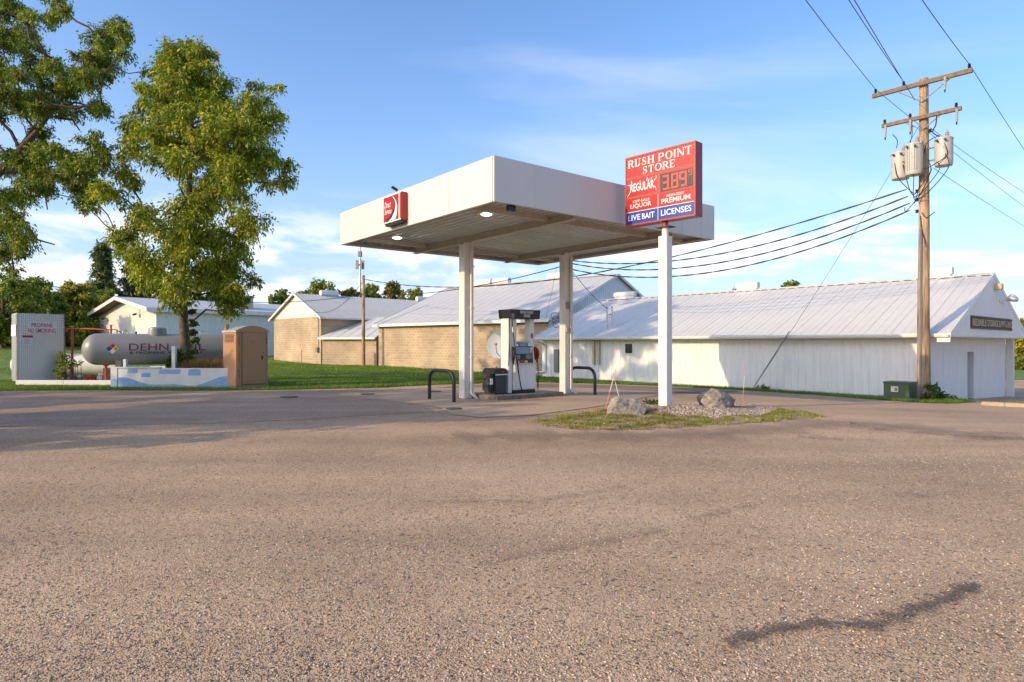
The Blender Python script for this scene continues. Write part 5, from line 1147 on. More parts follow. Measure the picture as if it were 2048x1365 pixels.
def satellite_dish():
    c = at(1001, 689, 27.5); g = th(c.x, c.y); t = thing('satellite_dish', 'grey satellite dish on a post behind the fuel dispenser', 'satellite dish', (c.x, c.y, g), -.35); zc = c.z-g; r = .64
    q = MB(); n = 28; rings = [0, .25, .5, .75, .92, 1]
    for k, f in enumerate(rings):
        for i in range(n): a = 2*math.pi*i/n; q.v.append((r*f*math.cos(a), -.16*f*f+.16, r*f*math.sin(a)))
    for k in range(len(rings)-1):
        for i in range(n): q.f.append((k*n+i, k*n+(i+1) % n, (k+1)*n+(i+1) % n, (k+1)*n+i))
    b0 = len(q.v); q.v += [(x, y+.02, z) for x, y, z in q.v[:b0]]; q.f += [tuple(i+b0 for i in reversed(f)) for f in q.f[:]]; e = (len(rings)-1)*n
    q.f += [(e+i, e+(i+1) % n, b0+e+(i+1) % n, b0+e+i) for i in range(n)]
    ds = q.build('reflector', M['fabricdish'], t, smooth=True); ds.location = (0, 0, zc); ds.rotation_euler = (R(-18), 0, 0)
    MB().tube([(0, .22, -.1), (0, .22, zc-.05), (0, .18, zc)], .045, 8).build('mast', M['galv'], t); MB().tube([(0, .1, zc-.6), (0, -.45, zc-.35), (0, -.55, zc)], .018, 6).build('feed_arm', M['greybox'], t); MB().tube([(0, -.6, zc), (0, -.48, zc)], .05, 8).build('feed_horn', M['greybox'], t); MB().tube([(.0, -.02, zc-.05), (.55, .1, zc-.1)], .006, 5).build('stay', M['dark'], t)
satellite_dish()
def pad_transformer():
    a = gnd(1767, 799); t = thing('pad_transformer', 'low dark green metal utility box beside the wooden pole', 'utility box', a, BYAW-math.pi/2); 
    u1 = (1818-1024)/FPX; dx, dy = math.cos(BYAW-math.pi/2), math.sin(BYAW-math.pi/2); W = (u1*a.y-a.x)/(dx-u1*dy); H = .60; D = .75
    MB().box(-.05, W+.05, -.03, D+.05, -.08, .05).build('pad', M['greenlight'], t); MB().box(0, W, 0, D, .051, H-.06).build('body', M['green'], t, bevel=.01)
    MB().prism([(-.03, H-.058), (D+.02, H-.058), (D+.02, H), (.02, H), (-.03, H-.03)], -.02, W+.02, 'x').build('lid', M['green'], t, bevel=.008); l = MB().box(W*.30, W*.58, -.008, -.001, .27, .45).build('warning_label', M['lettering'], t)
    MB().box(W*.32, W*.42, -.0105, -.0085, .38, .43).build('label_print', M['nf_yel'], l); MB().box(W*.44, W*.56, -.0105, -.0085, .30, .41).build('label_print', M['greybox'], l)
pad_transformer()
def slab_kerb():
    a = gnd(1962, 812); b = gnd(2110, 820); d = b-a; t = thing('kerb_slab', 'sand-coloured concrete kerb at the right edge by the white gable', 'kerb', a, math.atan2(d.y, d.x)); L = d.length
    for i in range(3): MB().box(L*i/3+.004, L*(i+1)/3-.004, 0, .22, -.08, .12).build('kerb_stone', M['sandkerb'], t, bevel=.02)
slab_kerb()
# ================================================================== POLES AND WIRES
PX, PY = 14.2, 22.1; PG = th(PX, PY)
AD = Vector((.67, -.742, 0)).normalized(); AN = Vector((-.742, -.67, 0)).normalized()    # crossarm axis (towards near right), facing
def utility_pole():
    t = thing('utility_pole', 'tall brown wooden utility pole with two crossarms by the white building', 'utility pole', (PX, PY, PG)); H = 10.74-PG
    MB().tube([(0, 0, -.3), (.01, 0, .8), (0, .01, 3), (.02, 0, 6), (.01, 0, H)], [.215, .205, .185, .165, .135], 18).build('pole', M['timber'], t, smooth=True)
    def arm(z, l, r, h, nm='crossarm'):
        c = AN*.2+Vector((0, 0, z)); m = MB(); mid = c+AD*((r-l)/2); m.obox(mid, AD*((r+l)/2), AN*.055, Vector((0, 0, h))); return m.build(nm, M['crossarm'], t, bevel=.008), c
    z1 = 10.53-PG; z2 = 9.37-PG
    a1, c1 = arm(z1, 1.56, 1.45, .075); a2, c2 = arm(z2, 1.24, 1.15, .065)
    for c, s, dz, k in ((c1, -.75, -.62, 1), (c1, .85, -.62, 1), (c2, -.5, -.42, 2), (c2, .55, -.42, 2)):
        MB().tube([c+AD*s+Vector((0, 0, -.07)), Vector((0, 0, (z1 if k == 1 else z2)+dz))+AN*.16], .022, 6).build('arm_brace', M['galv'], t)
    def ins(c, s, dz=.09):
        b = c+AD*s+Vector((0, 0, dz)); MB().lathe([(.02, 0), (.05, .02), (.03, .05), (.055, .07), (.03, .10), (.05, .12), (.02, .15)], 10, b).build('insulator', M['dark'], t); return Vector((PX, PY, PG))+b+Vector((0, 0, .13))
    W = [ins(c1, -1.45), ins(c1, -.55), ins(c1, 1.36)]
    for s in (-1.15, 1.0, -.35): ins(c2, s, .07)
    for c, s in ((c1, .72), (c2, -1.08), (c2, -.30), (c2, 1.05)):
        b = c+AD*s-AN*.02; m = MB(); m.tube([b+Vector((0, 0, -.05)), b+AN*.16+Vector((0, 0, -.10))], .025, 6); m.tube([b+AN*.16+Vector((0, 0, -.04)), b+AN*.19+Vector((0, 0, -.48))], [.045, .035], 8); m.build('fuse_cutout', M['porcelain'], t); MB().tube([b+AN*.18+Vector((0, 0, -.46)), b+AN*.2+Vector((0, 0, -.56))], .022, 6).build('cutout_clip', M['dark'], t)
    for z in (8.9, 6.9, 6.6, 6.2): m = MB(); p_ = Vector((0, 0, z-PG))+AD*(.2 if z > 8 else -.2); m.lathe([(.02, -.06), (.06, -.05), (.035, 0), (.06, .05), (.02, .06)], 10, p_); m.tube([p_, Vector((0, 0, z-PG))], .015, 6); m.build('spool_insulator', M['dark'], t)
    MB().box(-.20, -.14, -.14, -.10, .0, 5.9).build('ground_conduit', M['greybox'], t)
    # jumper loops
    j = Vector((0, 0, -PG))
    def loop(pts, r=.014):
        P_ = [pts[0]]+list(pts)+[pts[-1]]; Q = []
        for i in range(1, len(P_)-2):
            for k in range(6):
                s_ = k/6; a_, b_, c_, d_ = P_[i-1], P_[i], P_[i+1], P_[i+2]; Q.append(.5*((2*b_)+(c_-a_)*s_+(2*a_-5*b_+4*c_-d_)*s_*s_+(3*b_-a_-3*c_+d_)*s_**3))
        Q.append(pts[-1]); MB().tube([tuple(p_) for p_ in Q], r, 6).build('jumper_wire', M['wire'], t, smooth=True)
    V = lambda s, n, z: AD*s+AN*n+Vector((0, 0, z-PG))
    loop([V(.45, .2, 9.4), V(.42, .22, 9.0), V(.35, .3, 8.75), V(.55, .3, 8.55)], .02); loop([V(.55, .3, 8.6), V(.2, .3, 8.45), V(.1, .3, 8.1)]); loop([V(-.3, .2, 9.3), V(-.25, .35, 8.8), V(-.3, .4, 8.5)]); loop([V(-.9, .2, 9.0), V(-.7, .35, 8.7), V(-.75, .3, 8.45)])
    for k in range(7):
        s0 = -.75+.25*k; loop([V(s0, .45, 7.9-.1*(k % 3)), V(s0+.1, .52, 7.4), V(s0*.4-.1, .4, 7.0-.12*k % .4), V(-.2, .25, 6.75-.1*(k % 4))])
    loop([V(.7, .35, 8.3), V(.78, .35, 7.9), V(.5, .45, 7.65), V(.05, .4, 7.55), V(-.5, .5, 7.9)]); loop([V(.35, .4, 7.5), V(.15, .35, 7.0), V(-.1, .3, 6.6), V(-.45, .3, 6.2), V(-.5, .25, 6.35)]); loop([V(0, .2, 6.1), V(.15, .25, 5.9), V(.35, .3, 6.0), V(.42, .3, 6.05)])
    loop([V(-.05, .18, 6.0), V(0, .2, 5.5), V(.1, .2, 5.1), V(.12, .2, 4.9)])
    return t, W
UP, WPT = utility_pole()
def transformer(s, n, zb, h, r, lab, fins):
    b = Vector((PX, PY, 0))+AD*s+AN*n; t = thing('pole_transformer', lab, 'transformer', (b.x, b.y, zb), math.atan2(AN.y, AN.x), 'grey can transformers on the utility pole')
    MB().lathe([(r*.5, 0), (r*.93, .01), (r*.96, .04), (r, .10), (r, h-.08), (r*1.04, h-.07), (r*1.04, h-.03), (r*.9, h), (r*.3, h+.05)], 28).build('can', M['transformer'], t, smooth=True)
    for k in range(5 if fins else 0):
        a = R(-28+14*k); m = MB(); m.obox(((r+.012)*math.cos(a), (r+.012)*math.sin(a), h*.5), (.014*math.cos(a), .014*math.sin(a), 0), (-.012*math.sin(a), .012*math.cos(a), 0), (0, 0, h*.36)); m.build('cooling_fin', M['transformer'], t)
    MB().lathe([(.05, 0), (.075, .02), (.045, .06), (.07, .08), (.04, .12), (.06, .14), (.03, .2), (.015, .26)], 12, (0, .1, h+.01)).build('bushing', M['porcelain'], t)
    for y in (-.12, .12): MB().lathe([(.02, -.02), (.04, 0), (.04, .05), (.02, .06)], 10, (r+.02, y, h*.86), 'x').build('terminal', M['dark'], t)
    m = MB(); d = (Vector((PX, PY, 0))-b); L = d.length; dl = Vector((d.x*math.cos(-t.rotation_euler.z)-d.y*math.sin(-t.rotation_euler.z), d.x*math.sin(-t.rotation_euler.z)+d.y*math.cos(-t.rotation_euler.z), 0)).normalized()
    for z in (h*.3, h*.75): m.tube([dl*(r-.02)+Vector((0, 0, z)), dl*(L-.1)+Vector((0, 0, z))], .03, 6)
    m.build('hanger_bracket', M['galv'], t)
transformer(-.66, .18, 7.36, .95, .29, 'left-hand grey can transformer on the utility pole', False); transformer(-.16, .46, 7.36, 1.08, .27, 'front ribbed grey can transformer on the utility pole', True); transformer(.62, .10, 7.58, .95, .27, 'right-hand rust-streaked can transformer on the utility pole', False)
def wire(name, lab, cat, pts, sag, r, m='wire', group=None, n=22, twist=0):
    P = []
    pts = [Vector(p_) for p_ in pts]; sags = sag if isinstance(sag, (list, tuple)) else [sag]*(len(pts)-1)
    for a, b, sg in zip(pts, pts[1:], sags):
        for i in range(n): f = i/n; q = a.lerp(b, f); q.z -= sg*4*f*(1-f); P.append(q)
    P.append(pts[-1]); o = pts[0]
    if twist:
        mb = MB(); k = len(P)*3; Q = []
        for i in range(len(P)-1):
            for j in range(3): Q.append(P[i].lerp(P[i+1], j/3))
        Q.append(P[-1])
        for ph in (0, math.pi): mb.tube([q-o+Vector((0, math.cos(i*.9+ph), math.sin(i*.9+ph)))*twist for i, q in enumerate(Q)], r, 5)
    else: mb = MB().tube([q-o for q in P], r, 6)
    ob = mb.build(name, M[m], None); ob.location = o; return tag(ob, lab, cat, group)
G1 = 'primary lines on the top crossarm'
w0, w1, w2 = WPT
def toward(p0, px, Y, k):  # continue the line through the point seen at px and depth Y
    q = at(px[0], px[1], Y); return p0+(q-p0)*k
wire('power_line', 'bare power line running overhead from the left end of the top crossarm', 'wire', [w0, toward(w0, (1628, 0), 16.6, 4.2)], .4, .011, group=G1)
wire('power_line', 'bare power line running overhead from the inner left insulator', 'wire', [w1, toward(w1, (1712, 0), 16.3, 4.2)], .4, .011, group=G1)
wire('power_line', 'bare power line running overhead close to the pole top', 'wire', [Vector((PX, PY, 10.0))+AN*.2-AD*.2, toward(Vector((PX, PY, 10.0))+AN*.2-AD*.2, (1719, 0), 15.8, 4.2)], .3, .011, group=G1)
wire('power_line', 'bare power line running overhead from the right end of the top crossarm', 'wire', [w2, toward(w2, (1860, 0), 16.3, 4.2)], .4, .011, group=G1)
wire('power_line', 'bare power line leaving the right crossarm end towards the right edge', 'wire', [w2, toward(w2, (2048, 282), 28, 5)], .6, .011, group=G1)
wire('power_line', 'bare power line running from the left crossarm end behind the pole to the right', 'wire', [w0, toward(w0, (2048, 395), 37, 3)], .6, .010, group=G1)
wire('power_line', 'neutral wire leaving the pole between the crossarms to the right', 'wire', [Vector((PX, PY, 9.0))+AD*.2, toward(Vector((PX, PY, 9.0))+AD*.2, (2048, 367), 31, 4)], .6, .009, 'alu', group=G1)
wire('power_line', 'thin wire leaving the pole below the right transformer', 'wire', [Vector((PX, PY, 7.6))+AD*.3, toward(Vector((PX, PY, 7.6))+AD*.3, (2048, 437), 31, 4)], .5, .009, 'alu', group=G1)
SP = at(1136, 525, 33.5); SPG = th(SP.x, SP.y)
def service_pole():
    t = thing('service_pole', 'service pole with drop cables hidden mostly behind the right canopy column', 'utility pole', (SP.x, SP.y, SPG)); H = SP.z-SPG+.25
    MB().tube([(0, 0, -.3), (0, 0, H)], [.13, .10], 10).build('pole', M['timber'], t, smooth=True); m = MB(); a = at(1117, 640, SP.y); o = Vector(t.location)
    for k in range(3): c = a-o+Vector((.05*k-.2, -.1, .2-.22*k)); m.tube([c+Vector((.2*math.cos(q), 0, .18*math.sin(q))) for q in np.linspace(0, 6.2, 10)], .014, 5)
    m.build('cable_loop', M['wire'], t)
service_pole()
SM = at(727, 556, 50.0); SMB = th(SM.x, SM.y)
def small_pole():
    t = thing('wooden_pole', 'thin brown wooden pole on the lawn in front of the lean-to', 'utility pole', (SM.x, SM.y, SMB)); MB().tube([(0, 0, -.3), (0, 0, SM.z-SMB+.2)], [.15, .11], 10).build('pole', M['timber'], t, smooth=True)
    MB().tube([(-.02, -.13, SM.z-SMB), (.12, -.13, SM.z-SMB-.05)], .04, 6).build('insulator', M['porcelain'], t)
small_pole()
pb = lambda z, s=-.25: Vector((PX, PY, z))+AD*s+AN*.1
G2 = 'black service cables from the pole to the buildings'
wire('service_cable', 'topmost twisted cable sagging from the pole behind the canopy', 'cable', [pb(7.0, -.5), SM+Vector((0, 0, -.1))], 1.75, .018, group=G2, twist=.016, n=34)
wire('service_cable', 'second twisted cable sagging from the pole towards the canopy', 'cable', [pb(6.75, -.45), SP+Vector((.1, 0, .1))], .95, .018, group=G2, twist=.016)
wire('service_cable', 'third twisted cable sagging from the pole towards the canopy', 'cable', [pb(6.5, -.4), SP+Vector((.1, 0, -.05))], 1.12, .018, group=G2, twist=.016)
wire('service_cable', 'lowest twisted cable sagging from the pole past the sign post', 'cable', [pb(6.25, -.4), SP+Vector((.1, 0, -.35))], 1.2, .018, group=G2, twist=.016)
wire('service_cable', 'cable dropping to the roof masts of the long white building', 'cable', [SP+Vector((.1, 0, -.3)), MASTS[0]], .15, .014, group=G2)
wire('service_cable', 'long cable passing the thin wooden pole to the far left', 'cable', [SP+Vector((-.1, 0, -.15)), at(727, 589, 49.8), at(330, 592, 44), at(-60, 541, 38)], [.55, .55, .35], .024, group=G2)
wire('service_cable', 'cable drooping from the thin wooden pole to the cream gable', 'cable', [SM+Vector((0, 0, -.2)), at(632, 625, 52.6)], .8, .02, group=G2)
gy = gnd(1505, 779); wire('guy_wire', 'slanting guy wire from the pole to the ground by the white wall', 'wire', [Vector((PX, PY, 9.3))+AN*.1, gy], .15, .008, 'alu'); 
tag(MB().tube([gy*0, (Vector((PX, PY, 9.3))-gy).normalized()*2.9], .022, 8).build('guy_guard', M['greybox'], None), 'dark plastic guard on the lower end of the guy wire', 'guard').location = gy
wire('guy_wire', 'thin straight wire from the hidden service pole down to the block roof', 'wire', [at(1114, 532, 34), at(1091, 640, 38.5)], .05, .008, 'alu')
def cell_tower():
    Y = 130; b = at(720, 640, Y); t = thing('cell_tower', 'slim distant antenna mast behind the block buildings', 'tower', (b.x, b.y, th(b.x, b.y))); o = Vector(t.location); zt = at(720, 494, Y).z-o.z
    MB().tube([(0, 0, 0), (0, 0, zt)], [.35, .16], 8).build('mast', M['galv'], t)
    for v, w in ((530, .75), (505, .3)):
        z = at(720, v, Y).z-o.z
        for k in range(6): a = R(60*k); MB().box(w*math.cos(a)-.12, w*math.cos(a)+.12, w*math.sin(a)-.12, w*math.sin(a)+.12, z-.9, z+.9 if w > .5 else z+.2).build('antenna', M['porcelain'], t)
        MB().lathe([(w, 0), (w, .08)], 10, (0, 0, z)).build('antenna_ring', M['galv'], t)
cell_tower()
# ================================================================== VEGETATION
def unit(a): return a/np.maximum(np.linalg.norm(a, axis=-1, keepdims=True), 1e-9)
def leaves(P, D, l, w, rs, droop=.25):
    """diamond leaves: base P (n,3), direction D, lengths l, widths w"""
    n = len(P); r = unit(rs.normal(size=(n, 3))); side = unit(np.cross(D, r)); l = l[:, None]; w = w[:, None]
    tip = P+D*l; tip[:, 2] -= droop*l[:, 0]*.5; mid = P+D*l*.45
    return np.stack([P, mid+side*w*.5, tip, mid-side*w*.5], 1)
def clump_leaves(c, rad, n, rs, ll=(.10, .17), ww=.42, twigs=9, droop=.35, tw=None, flat=.8):
    T = unit(rs.normal(size=(twigs, 3))); T[:, 2] *= flat; L = rad*rs.uniform(.6, 1.15, twigs)
    k = rs.integers(0, twigs, n); f = rs.uniform(.18, 1, n)**.75; base = c+T[k]*(L[k]*f)[:, None]; base[:, 2] -= droop*rad*f**2*.35
    base += rs.normal(size=(n, 3))*rad*.14
    D = unit(T[k]*.5+rs.normal(size=(n, 3))*.7+np.array([0, 0, -droop*1.3])); l = rs.uniform(*ll, n)
    if tw is not None:
        for i in range(twigs): e = c+T[i]*L[i]; e[2] -= droop*rad*.3; tw.append((c, (c+e)/2+np.array([0, 0, .06*rad]), e))
    return leaves(base, D, l, l*ww*rs.uniform(.8, 1.2, n), rs, droop)
def make_tree(name, lab, loc, trunk, clumps, m, nleaf, rs, ll, ww=.42, twigs=9, droop=.35, bark='bark', trunk_r=(.2, .05), group=None, limb_n=None, twig_r=.008, flat=.8, cat='tree', draw_twigs=True, LS=1.6):
    """trunk: list of points (local); clumps: list of (center local, radius)"""
    t = thing(name, lab, cat, loc, 0, group); V = []; tw = []
    vol = sum(r**2 for _, r in clumps)
    for c, r in clumps: V.append(clump_leaves(np.array(c, float), r, max(8, int(nleaf*r*r/vol)), rs, ll, ww, twigs, droop, tw if draw_twigs else None, flat))
    mb = MB(); n = len(trunk); mb.tube(trunk, [trunk_r[0]+(trunk_r[1]-trunk_r[0])*(i/(n-1))**.8 for i in range(n)], 10)
    tp = [np.array(tuple(p_), float) for p_ in trunk]; nodes = list(tp); par = [-1]*len(tp); nt_ = len(tp); dist0 = [min(np.linalg.norm(np.array(c)-q) for q in tp) for c, _ in clumps]
    cost = [0.0]*nt_
    for i in np.argsort(dist0):       # every clump hangs on the nearest limb already grown
        c = np.array(clumps[i][0], float); N_ = np.array(nodes); d = np.linalg.norm(N_-c, axis=1); up = np.maximum(0, N_[:, 2]-c[2]+.15*d); k = int(np.argmin(d+1.6*up+.25*np.array(cost)))
        a_ = nodes[k]; L_ = d[k]; nseg = max(1, int(L_/.5)); prev = k
        for s_ in range(1, nseg+1):
            q = a_+(c-a_)*s_/nseg
            if s_ < nseg: q = q+rs.normal(size=3)*.05*min(L_, 2)+np.array([0, 0, .05*L_*math.sin(math.pi*s_/nseg)])
            nodes.append(q); par.append(prev); cost.append(cost[prev]+L_/nseg); prev = len(nodes)-1
    dc = [1]*len(nodes)
    for i in range(len(nodes)-1, nt_-1, -1): dc[par[i]] += dc[i] if par[i] >= nt_ else 0
    for i in range(nt_, len(nodes)):
        p_ = par[i]; r1 = min(trunk_r[0]*.5, .0065*LS*dc[i]**.55+.006); r0 = min(trunk_r[0]*.5, .0065*LS*(dc[p_] if p_ >= nt_ else dc[i]*1.15)**.55+.006)
        mb.tube([nodes[p_], nodes[i]], [min(r0, r1*1.5), r1], 5, False)
    mb.build('trunk', M[bark], t, smooth=True)
    if tw and draw_twigs:
        tb = MB()
        for a, b, c in tw: tb.tube([a, b, c], [twig_r, twig_r*.8, twig_r*.4], 3, False)
        tb.build('twigs', M[bark], t)
    cr = npmesh('crown', np.concatenate(V), 4, m, t); cr['kind'] = 'stuff'; return t
rs = np.random.default_rng(3)
# ---- box elder in the planter
def main_tree():
    Y = 24.9; b = at(374, 735, Y); b.z = PLH-.1; L = lambda u, v, dy=0: np.array(at(u, v, Y+dy)-b)
    trunk = [L(374, 735), L(371, 690), L(367, 640), L(366, 590), L(369, 530), L(374, 470), L(378, 400), L(380, 330), L(382, 250), L(386, 180), L(390, 120)]
    prof = {90: (330, 430), 120: (305, 445), 160: (290, 460), 200: (262, 465), 240: (238, 560), 280: (228, 572), 320: (222, 578), 360: (200, 590), 400: (172, 540), 440: (172, 545), 480: (205, 520), 520: (238, 500), 560: (262, 515), 600: (290, 518)}
    ks = sorted(prof); cl = []
    def ext(v): return tuple(np.interp(v, ks, [prof[k][i] for k in ks]) for i in (0, 1))
    n = 0
    while n < 140:
        v = rs.uniform(88, 606); l, r = ext(v); u = rs.uniform(l, r); rad = rs.uniform(.40, .95); hw = (r-l)/2/FPX*Y; mu = (u-(l+r)/2)/((r-l)/2)
        if u < l+rad*FPX/Y*.7 or u > r-rad*FPX/Y*.7: continue
        dy = hw*.85*math.sqrt(max(0, 1-mu*mu))*rs.uniform(-1, 1); cl.append((L(u, v, dy), rad)); n += 1
    for u, v, dy, r in ((500, 195, -1, .6), (530, 205, .5, .55), (545, 235, -.3, .6), (555, 180, 0, .4), (510, 170, .2, .4), (570, 330, 0, .5), (580, 360, .3, .4), (395, 100, 0, .45), (375, 88, .2, .35), (420, 110, .3, .4), (335, 105, .3, .35), (470, 585, -.8, .55), (490, 605, -.5, .45), (455, 620, -.6, .4), (345, 610, -.9, .4), (335, 590, -.7, .45), (500, 560, .4, .5), (180, 420, .3, .4), (200, 380, -.4, .45), (372, 400, -1.3, .7), (385, 440, -1.5, .7), (360, 470, -1.4, .65), (395, 480, -1.2, .6), (375, 510, -1.5, .65), (350, 430, -1.2, .6), (405, 410, -1.0, .6), (368, 545, -1.4, .6)): cl.append((L(u, v, dy), r))
    t = make_tree('box_elder_tree', 'leafy green tree turning yellow growing out of the planter', b, [tuple(p_) for p_ in trunk], cl, M['leaf'], 100000, rs, (.09, .20), .38, 14, .45, trunk_r=(.21, .05), twig_r=.009)
    # vine climbing the right of the trunk and shoots at its foot
    V = [clump_leaves(L(u, v, -.25), r, 150, rs, (.07, .13), .7, 6, .3) for u, v, r in ((384, 625, .16), (386, 645, .18), (384, 662, .17), (388, 680, .2), (385, 700, .2), (382, 715, .18), (378, 605, .15), (388, 590, .15))]
    v = npmesh('climbing_vine', np.concatenate(V), 4, M['shrub'], t); v['kind'] = 'stuff'
main_tree()
# ---- the big tree whose trunk stands left of the frame
def big_tree():
    Y = 27.0; b = at(-150, 770, Y); b.z = th(b.x, b.y); L = lambda u, v, dy=0: np.array(at(u, v, Y+dy)-b)
    trunk = [L(-150, 770), L(-148, 680), L(-140, 580), L(-120, 480), L(-60, 400), L(0, 345), L(40, 300), L(75, 262), L(105, 220), L(140, 180), L(180, 135), L(210, 95)]
    cl = []
    zones = [(0, 0, 90, 60, 16), (10, 100, 110, 90, 20), (60, 180, 95, 60, 16), (150, 200, 75, 55, 12), (215, 100, 45, 40, 9), (170, 150, 60, 50, 9), (60, 300, 80, 55, 16), (140, 310, 65, 40, 12), (180, 350, 45, 50, 8), (110, 355, 70, 22, 8), (30, 390, 50, 35, 8), (-90, 150, 90, 160, 26), (-80, 420, 80, 90, 16), (20, 440, 50, 40, 9), (15, 500, 40, 55, 9), (230, 65, 25, 22, 5), (90, 40, 50, 30, 7), (195, 200, 25, 25, 3), (-200, 250, 90, 200, 22)]
    for u, v, a, h, n in zones:
        for _ in range(n):
            q = rs.normal(size=2)*.5; cl.append((L(u+a*q[0], v+h*q[1], rs.normal()*1.6), rs.uniform(.35, .7)))
    t = make_tree('big_tree', 'large spreading tree with dark leaves reaching in from the left edge', b, [tuple(p_) for p_ in trunk], cl, M['leaf_dark'], 120000, rs, (.08, .16), .45, 14, .5, trunk_r=(.30, .02), twig_r=.009)
    mb = MB()
    for pts in ([(0, 345), (60, 335), (120, 345), (175, 385), (215, 430), (235, 470)], [(-60, 400), (0, 330), (50, 326), (110, 340)], [(20, 325), (70, 250), (120, 170), (185, 120), (225, 75)], [(100, 225), (150, 205), (190, 215)], [(60, 335), (85, 360), (95, 420)], [(0, 230), (-40, 240), (60, 222)], [(45, 440), (75, 480), (110, 490)], [(110, 235), (145, 240), (160, 262)]):
        n = len(pts); mb.tube([L(u, v, .2*i) for i, (u, v) in enumerate(pts)], [.06*(1-i/n)**1.2+.010 for i in range(n)], 6)
    mb.build('limbs', M['bark'], t, smooth=True)
big_tree()
# ---- trees that stand out of frame to the left and shade the drive
def side_tree(name, lab, x, y, zones, nleaf, H):
    g_ = th(x, y); trunk = [(0, 0, -.2), (.05, .02, H*.3), (-.05, .05, H*.6), (0, 0, H*.9)]
    cl = [(np.array([rs.uniform(a, b), rs.uniform(c, d), rs.uniform(e, f)]), rs.uniform(.5, .9)) for a, b, c, d, e, f, n in zones for _ in range(n)]
    make_tree(name, lab, (x, y, g_), trunk, cl, M['leaf_dark'], nleaf, rs, (.2, .34), .5, 8, .3, trunk_r=(.2, .06), draw_twigs=False, group='trees shading the drive from beyond the left edge')
side_tree('maple_tree', 'shade tree beyond the left edge nearest the drive', -20.5, 8.4, [(-3.0, 3.0, -3.0, 3.4, 4.0, 8.0, 60)], 11000, 8)
side_tree('maple_tree', 'shade tree beyond the left edge behind the propane station', -27.5, 13.0, [(-3.2, 3.2, -3.2, 3.2, 3.5, 9.0, 60)], 11000, 9)
side_tree('maple_tree', 'small shade tree beyond the left edge closest to the camera', -15.0, 8.4, [(-2.2, 2.4, -1.8, 2.6, 4.0, 5.6, 34), (-2.4, 2.0, -2.6, -2.2, 3.35, 3.6, 6)], 8000, 5)
# ---- background trees
def bg_tree(name, lab, u, vt, Y, wpx, m, n=9000, base=None, hs=1.0, conical=False, ll=None, vb=None, group='trees behind the buildings'):
    x = (u-1024)/FPX*Y; g_ = th(x, Y); zt = at(u, vt, Y).z-g_; hw = wpx/2/FPX*Y; cl = []; k = int(44+hw*5); z0 = zt*.12 if vb is None else at(u, vb, Y).z-g_
    for _ in range(k):
        f = rs.uniform(0, 1)
        if conical: ww = hw*(1-f)**.8+.25; rr = .22*hw+.25; z = z0+(zt-z0)*f*.97
        else: ww = hw*math.sqrt(max(.05, 1-(2*f-1)**2*.85)); rr = rs.uniform(.16, .36)*hw; z = z0+(zt-z0-rr*.6)*f
        a = rs.uniform(0, 6.28); q = math.sqrt(rs.uniform(.05, 1)); cl.append((np.array([max(0, ww-rr*.7)*q*math.cos(a), max(0, ww-rr*.7)*q*math.sin(a), z]), rr))
    s = Y/75; make_tree(name, lab, (x, Y, g_), [(0, 0, -.2), (.05, 0, zt*.4), (0, .05, zt*.75), (0, 0, zt*.95)], cl, M[m], n, rs, ll or (.28*s, .5*s), .55 if not conical else .25, 9, .25, trunk_r=(.22, .05), draw_twigs=conical, group=group, twig_r=.03, LS=3)
GL = 'trees along the left background'
bg_tree('maple_tree', 'dense dark green tree at the left edge behind the cabinet', 5, 545, 62, 150, 'leaf_bg', 12000, group=GL)
bg_tree('maple_tree', 'mid green tree directly behind the tread-plate cabinet', 78, 556, 70, 110, 'leaf_bg', 10000, group=GL)
bg_tree('maple_tree', 'yellow-green sunlit tree between cabinet and white shed', 150, 560, 76, 105, 'leaf_yellow', 11000, group=GL)
bg_tree('maple_tree', 'green tree touching the left corner of the white shed', 212, 575, 84, 90, 'leaf_bg', 9000, group=GL)
bg_tree('pine_tree', 'tall ragged pine rising behind the yellow-green tree', 205, 484, 92, 95, 'needle', 9000, conical=True, group=GL, ll=(.5, .9))
bg_tree('pine_tree', 'second ragged pine behind the white shed roof', 262, 500, 95, 85, 'needle', 8000, conical=True, group=GL, ll=(.5, .9))
bg_tree('maple_tree', 'yellowish tree behind the white shed left of the planter tree', 300, 545, 98, 80, 'leaf_autumn', 7000, group=GL)
bg_tree('maple_tree', 'green tree behind the white shed right of the planter tree', 430, 545, 98, 110, 'leaf_bg', 8000, group=GL)
bg_tree('bush', 'low dark bush filling the gap under the trees left of the shed', 120, 640, 72, 260, 'leaf_dark', 9000, group=GL)
bg_tree('bush', 'low dark bush at the far left behind the cabinet', 30, 630, 66, 160, 'leaf_dark', 7000, group=GL)
bg_tree('maple_tree', 'small green tree left of the cream gable', 562, 577, 105, 70, 'leaf_bg', 4000)
bg_tree('maple_tree', 'round green tree behind the cream gable ridge', 640, 558, 108, 106, 'leaf_bg', 6000)
bg_tree('maple_tree', 'small tree behind the roof left of the antenna mast', 695, 573, 112, 70, 'leaf_autumn', 4000)
bg_tree('maple_tree', 'olive tree behind the roof right of the antenna mast', 745, 567, 112, 72, 'leaf_bg', 4500)
bg_tree('maple_tree', 'yellow-orange tree behind the ribbed roof', 788, 563, 112, 72, 'leaf_autumn', 4500)
bg_tree('maple_tree', 'green tree at the edge of the long grey roof', 826, 571, 110, 70, 'leaf_bg', 4500)
bg_tree('maple_tree', 'tree top showing over the long roof beside a vent drum', 1478, 569, 85, 46, 'leaf_bg', 4000)
bg_tree('maple_tree', 'wide tree top showing over the middle of the long roof', 1583, 562, 85, 72, 'leaf_bg', 5000)
bg_tree('maple_tree', 'sunlit tree at the right edge beyond the gable', 2062, 634, 75, 70, 'leaf_yellow', 7000)
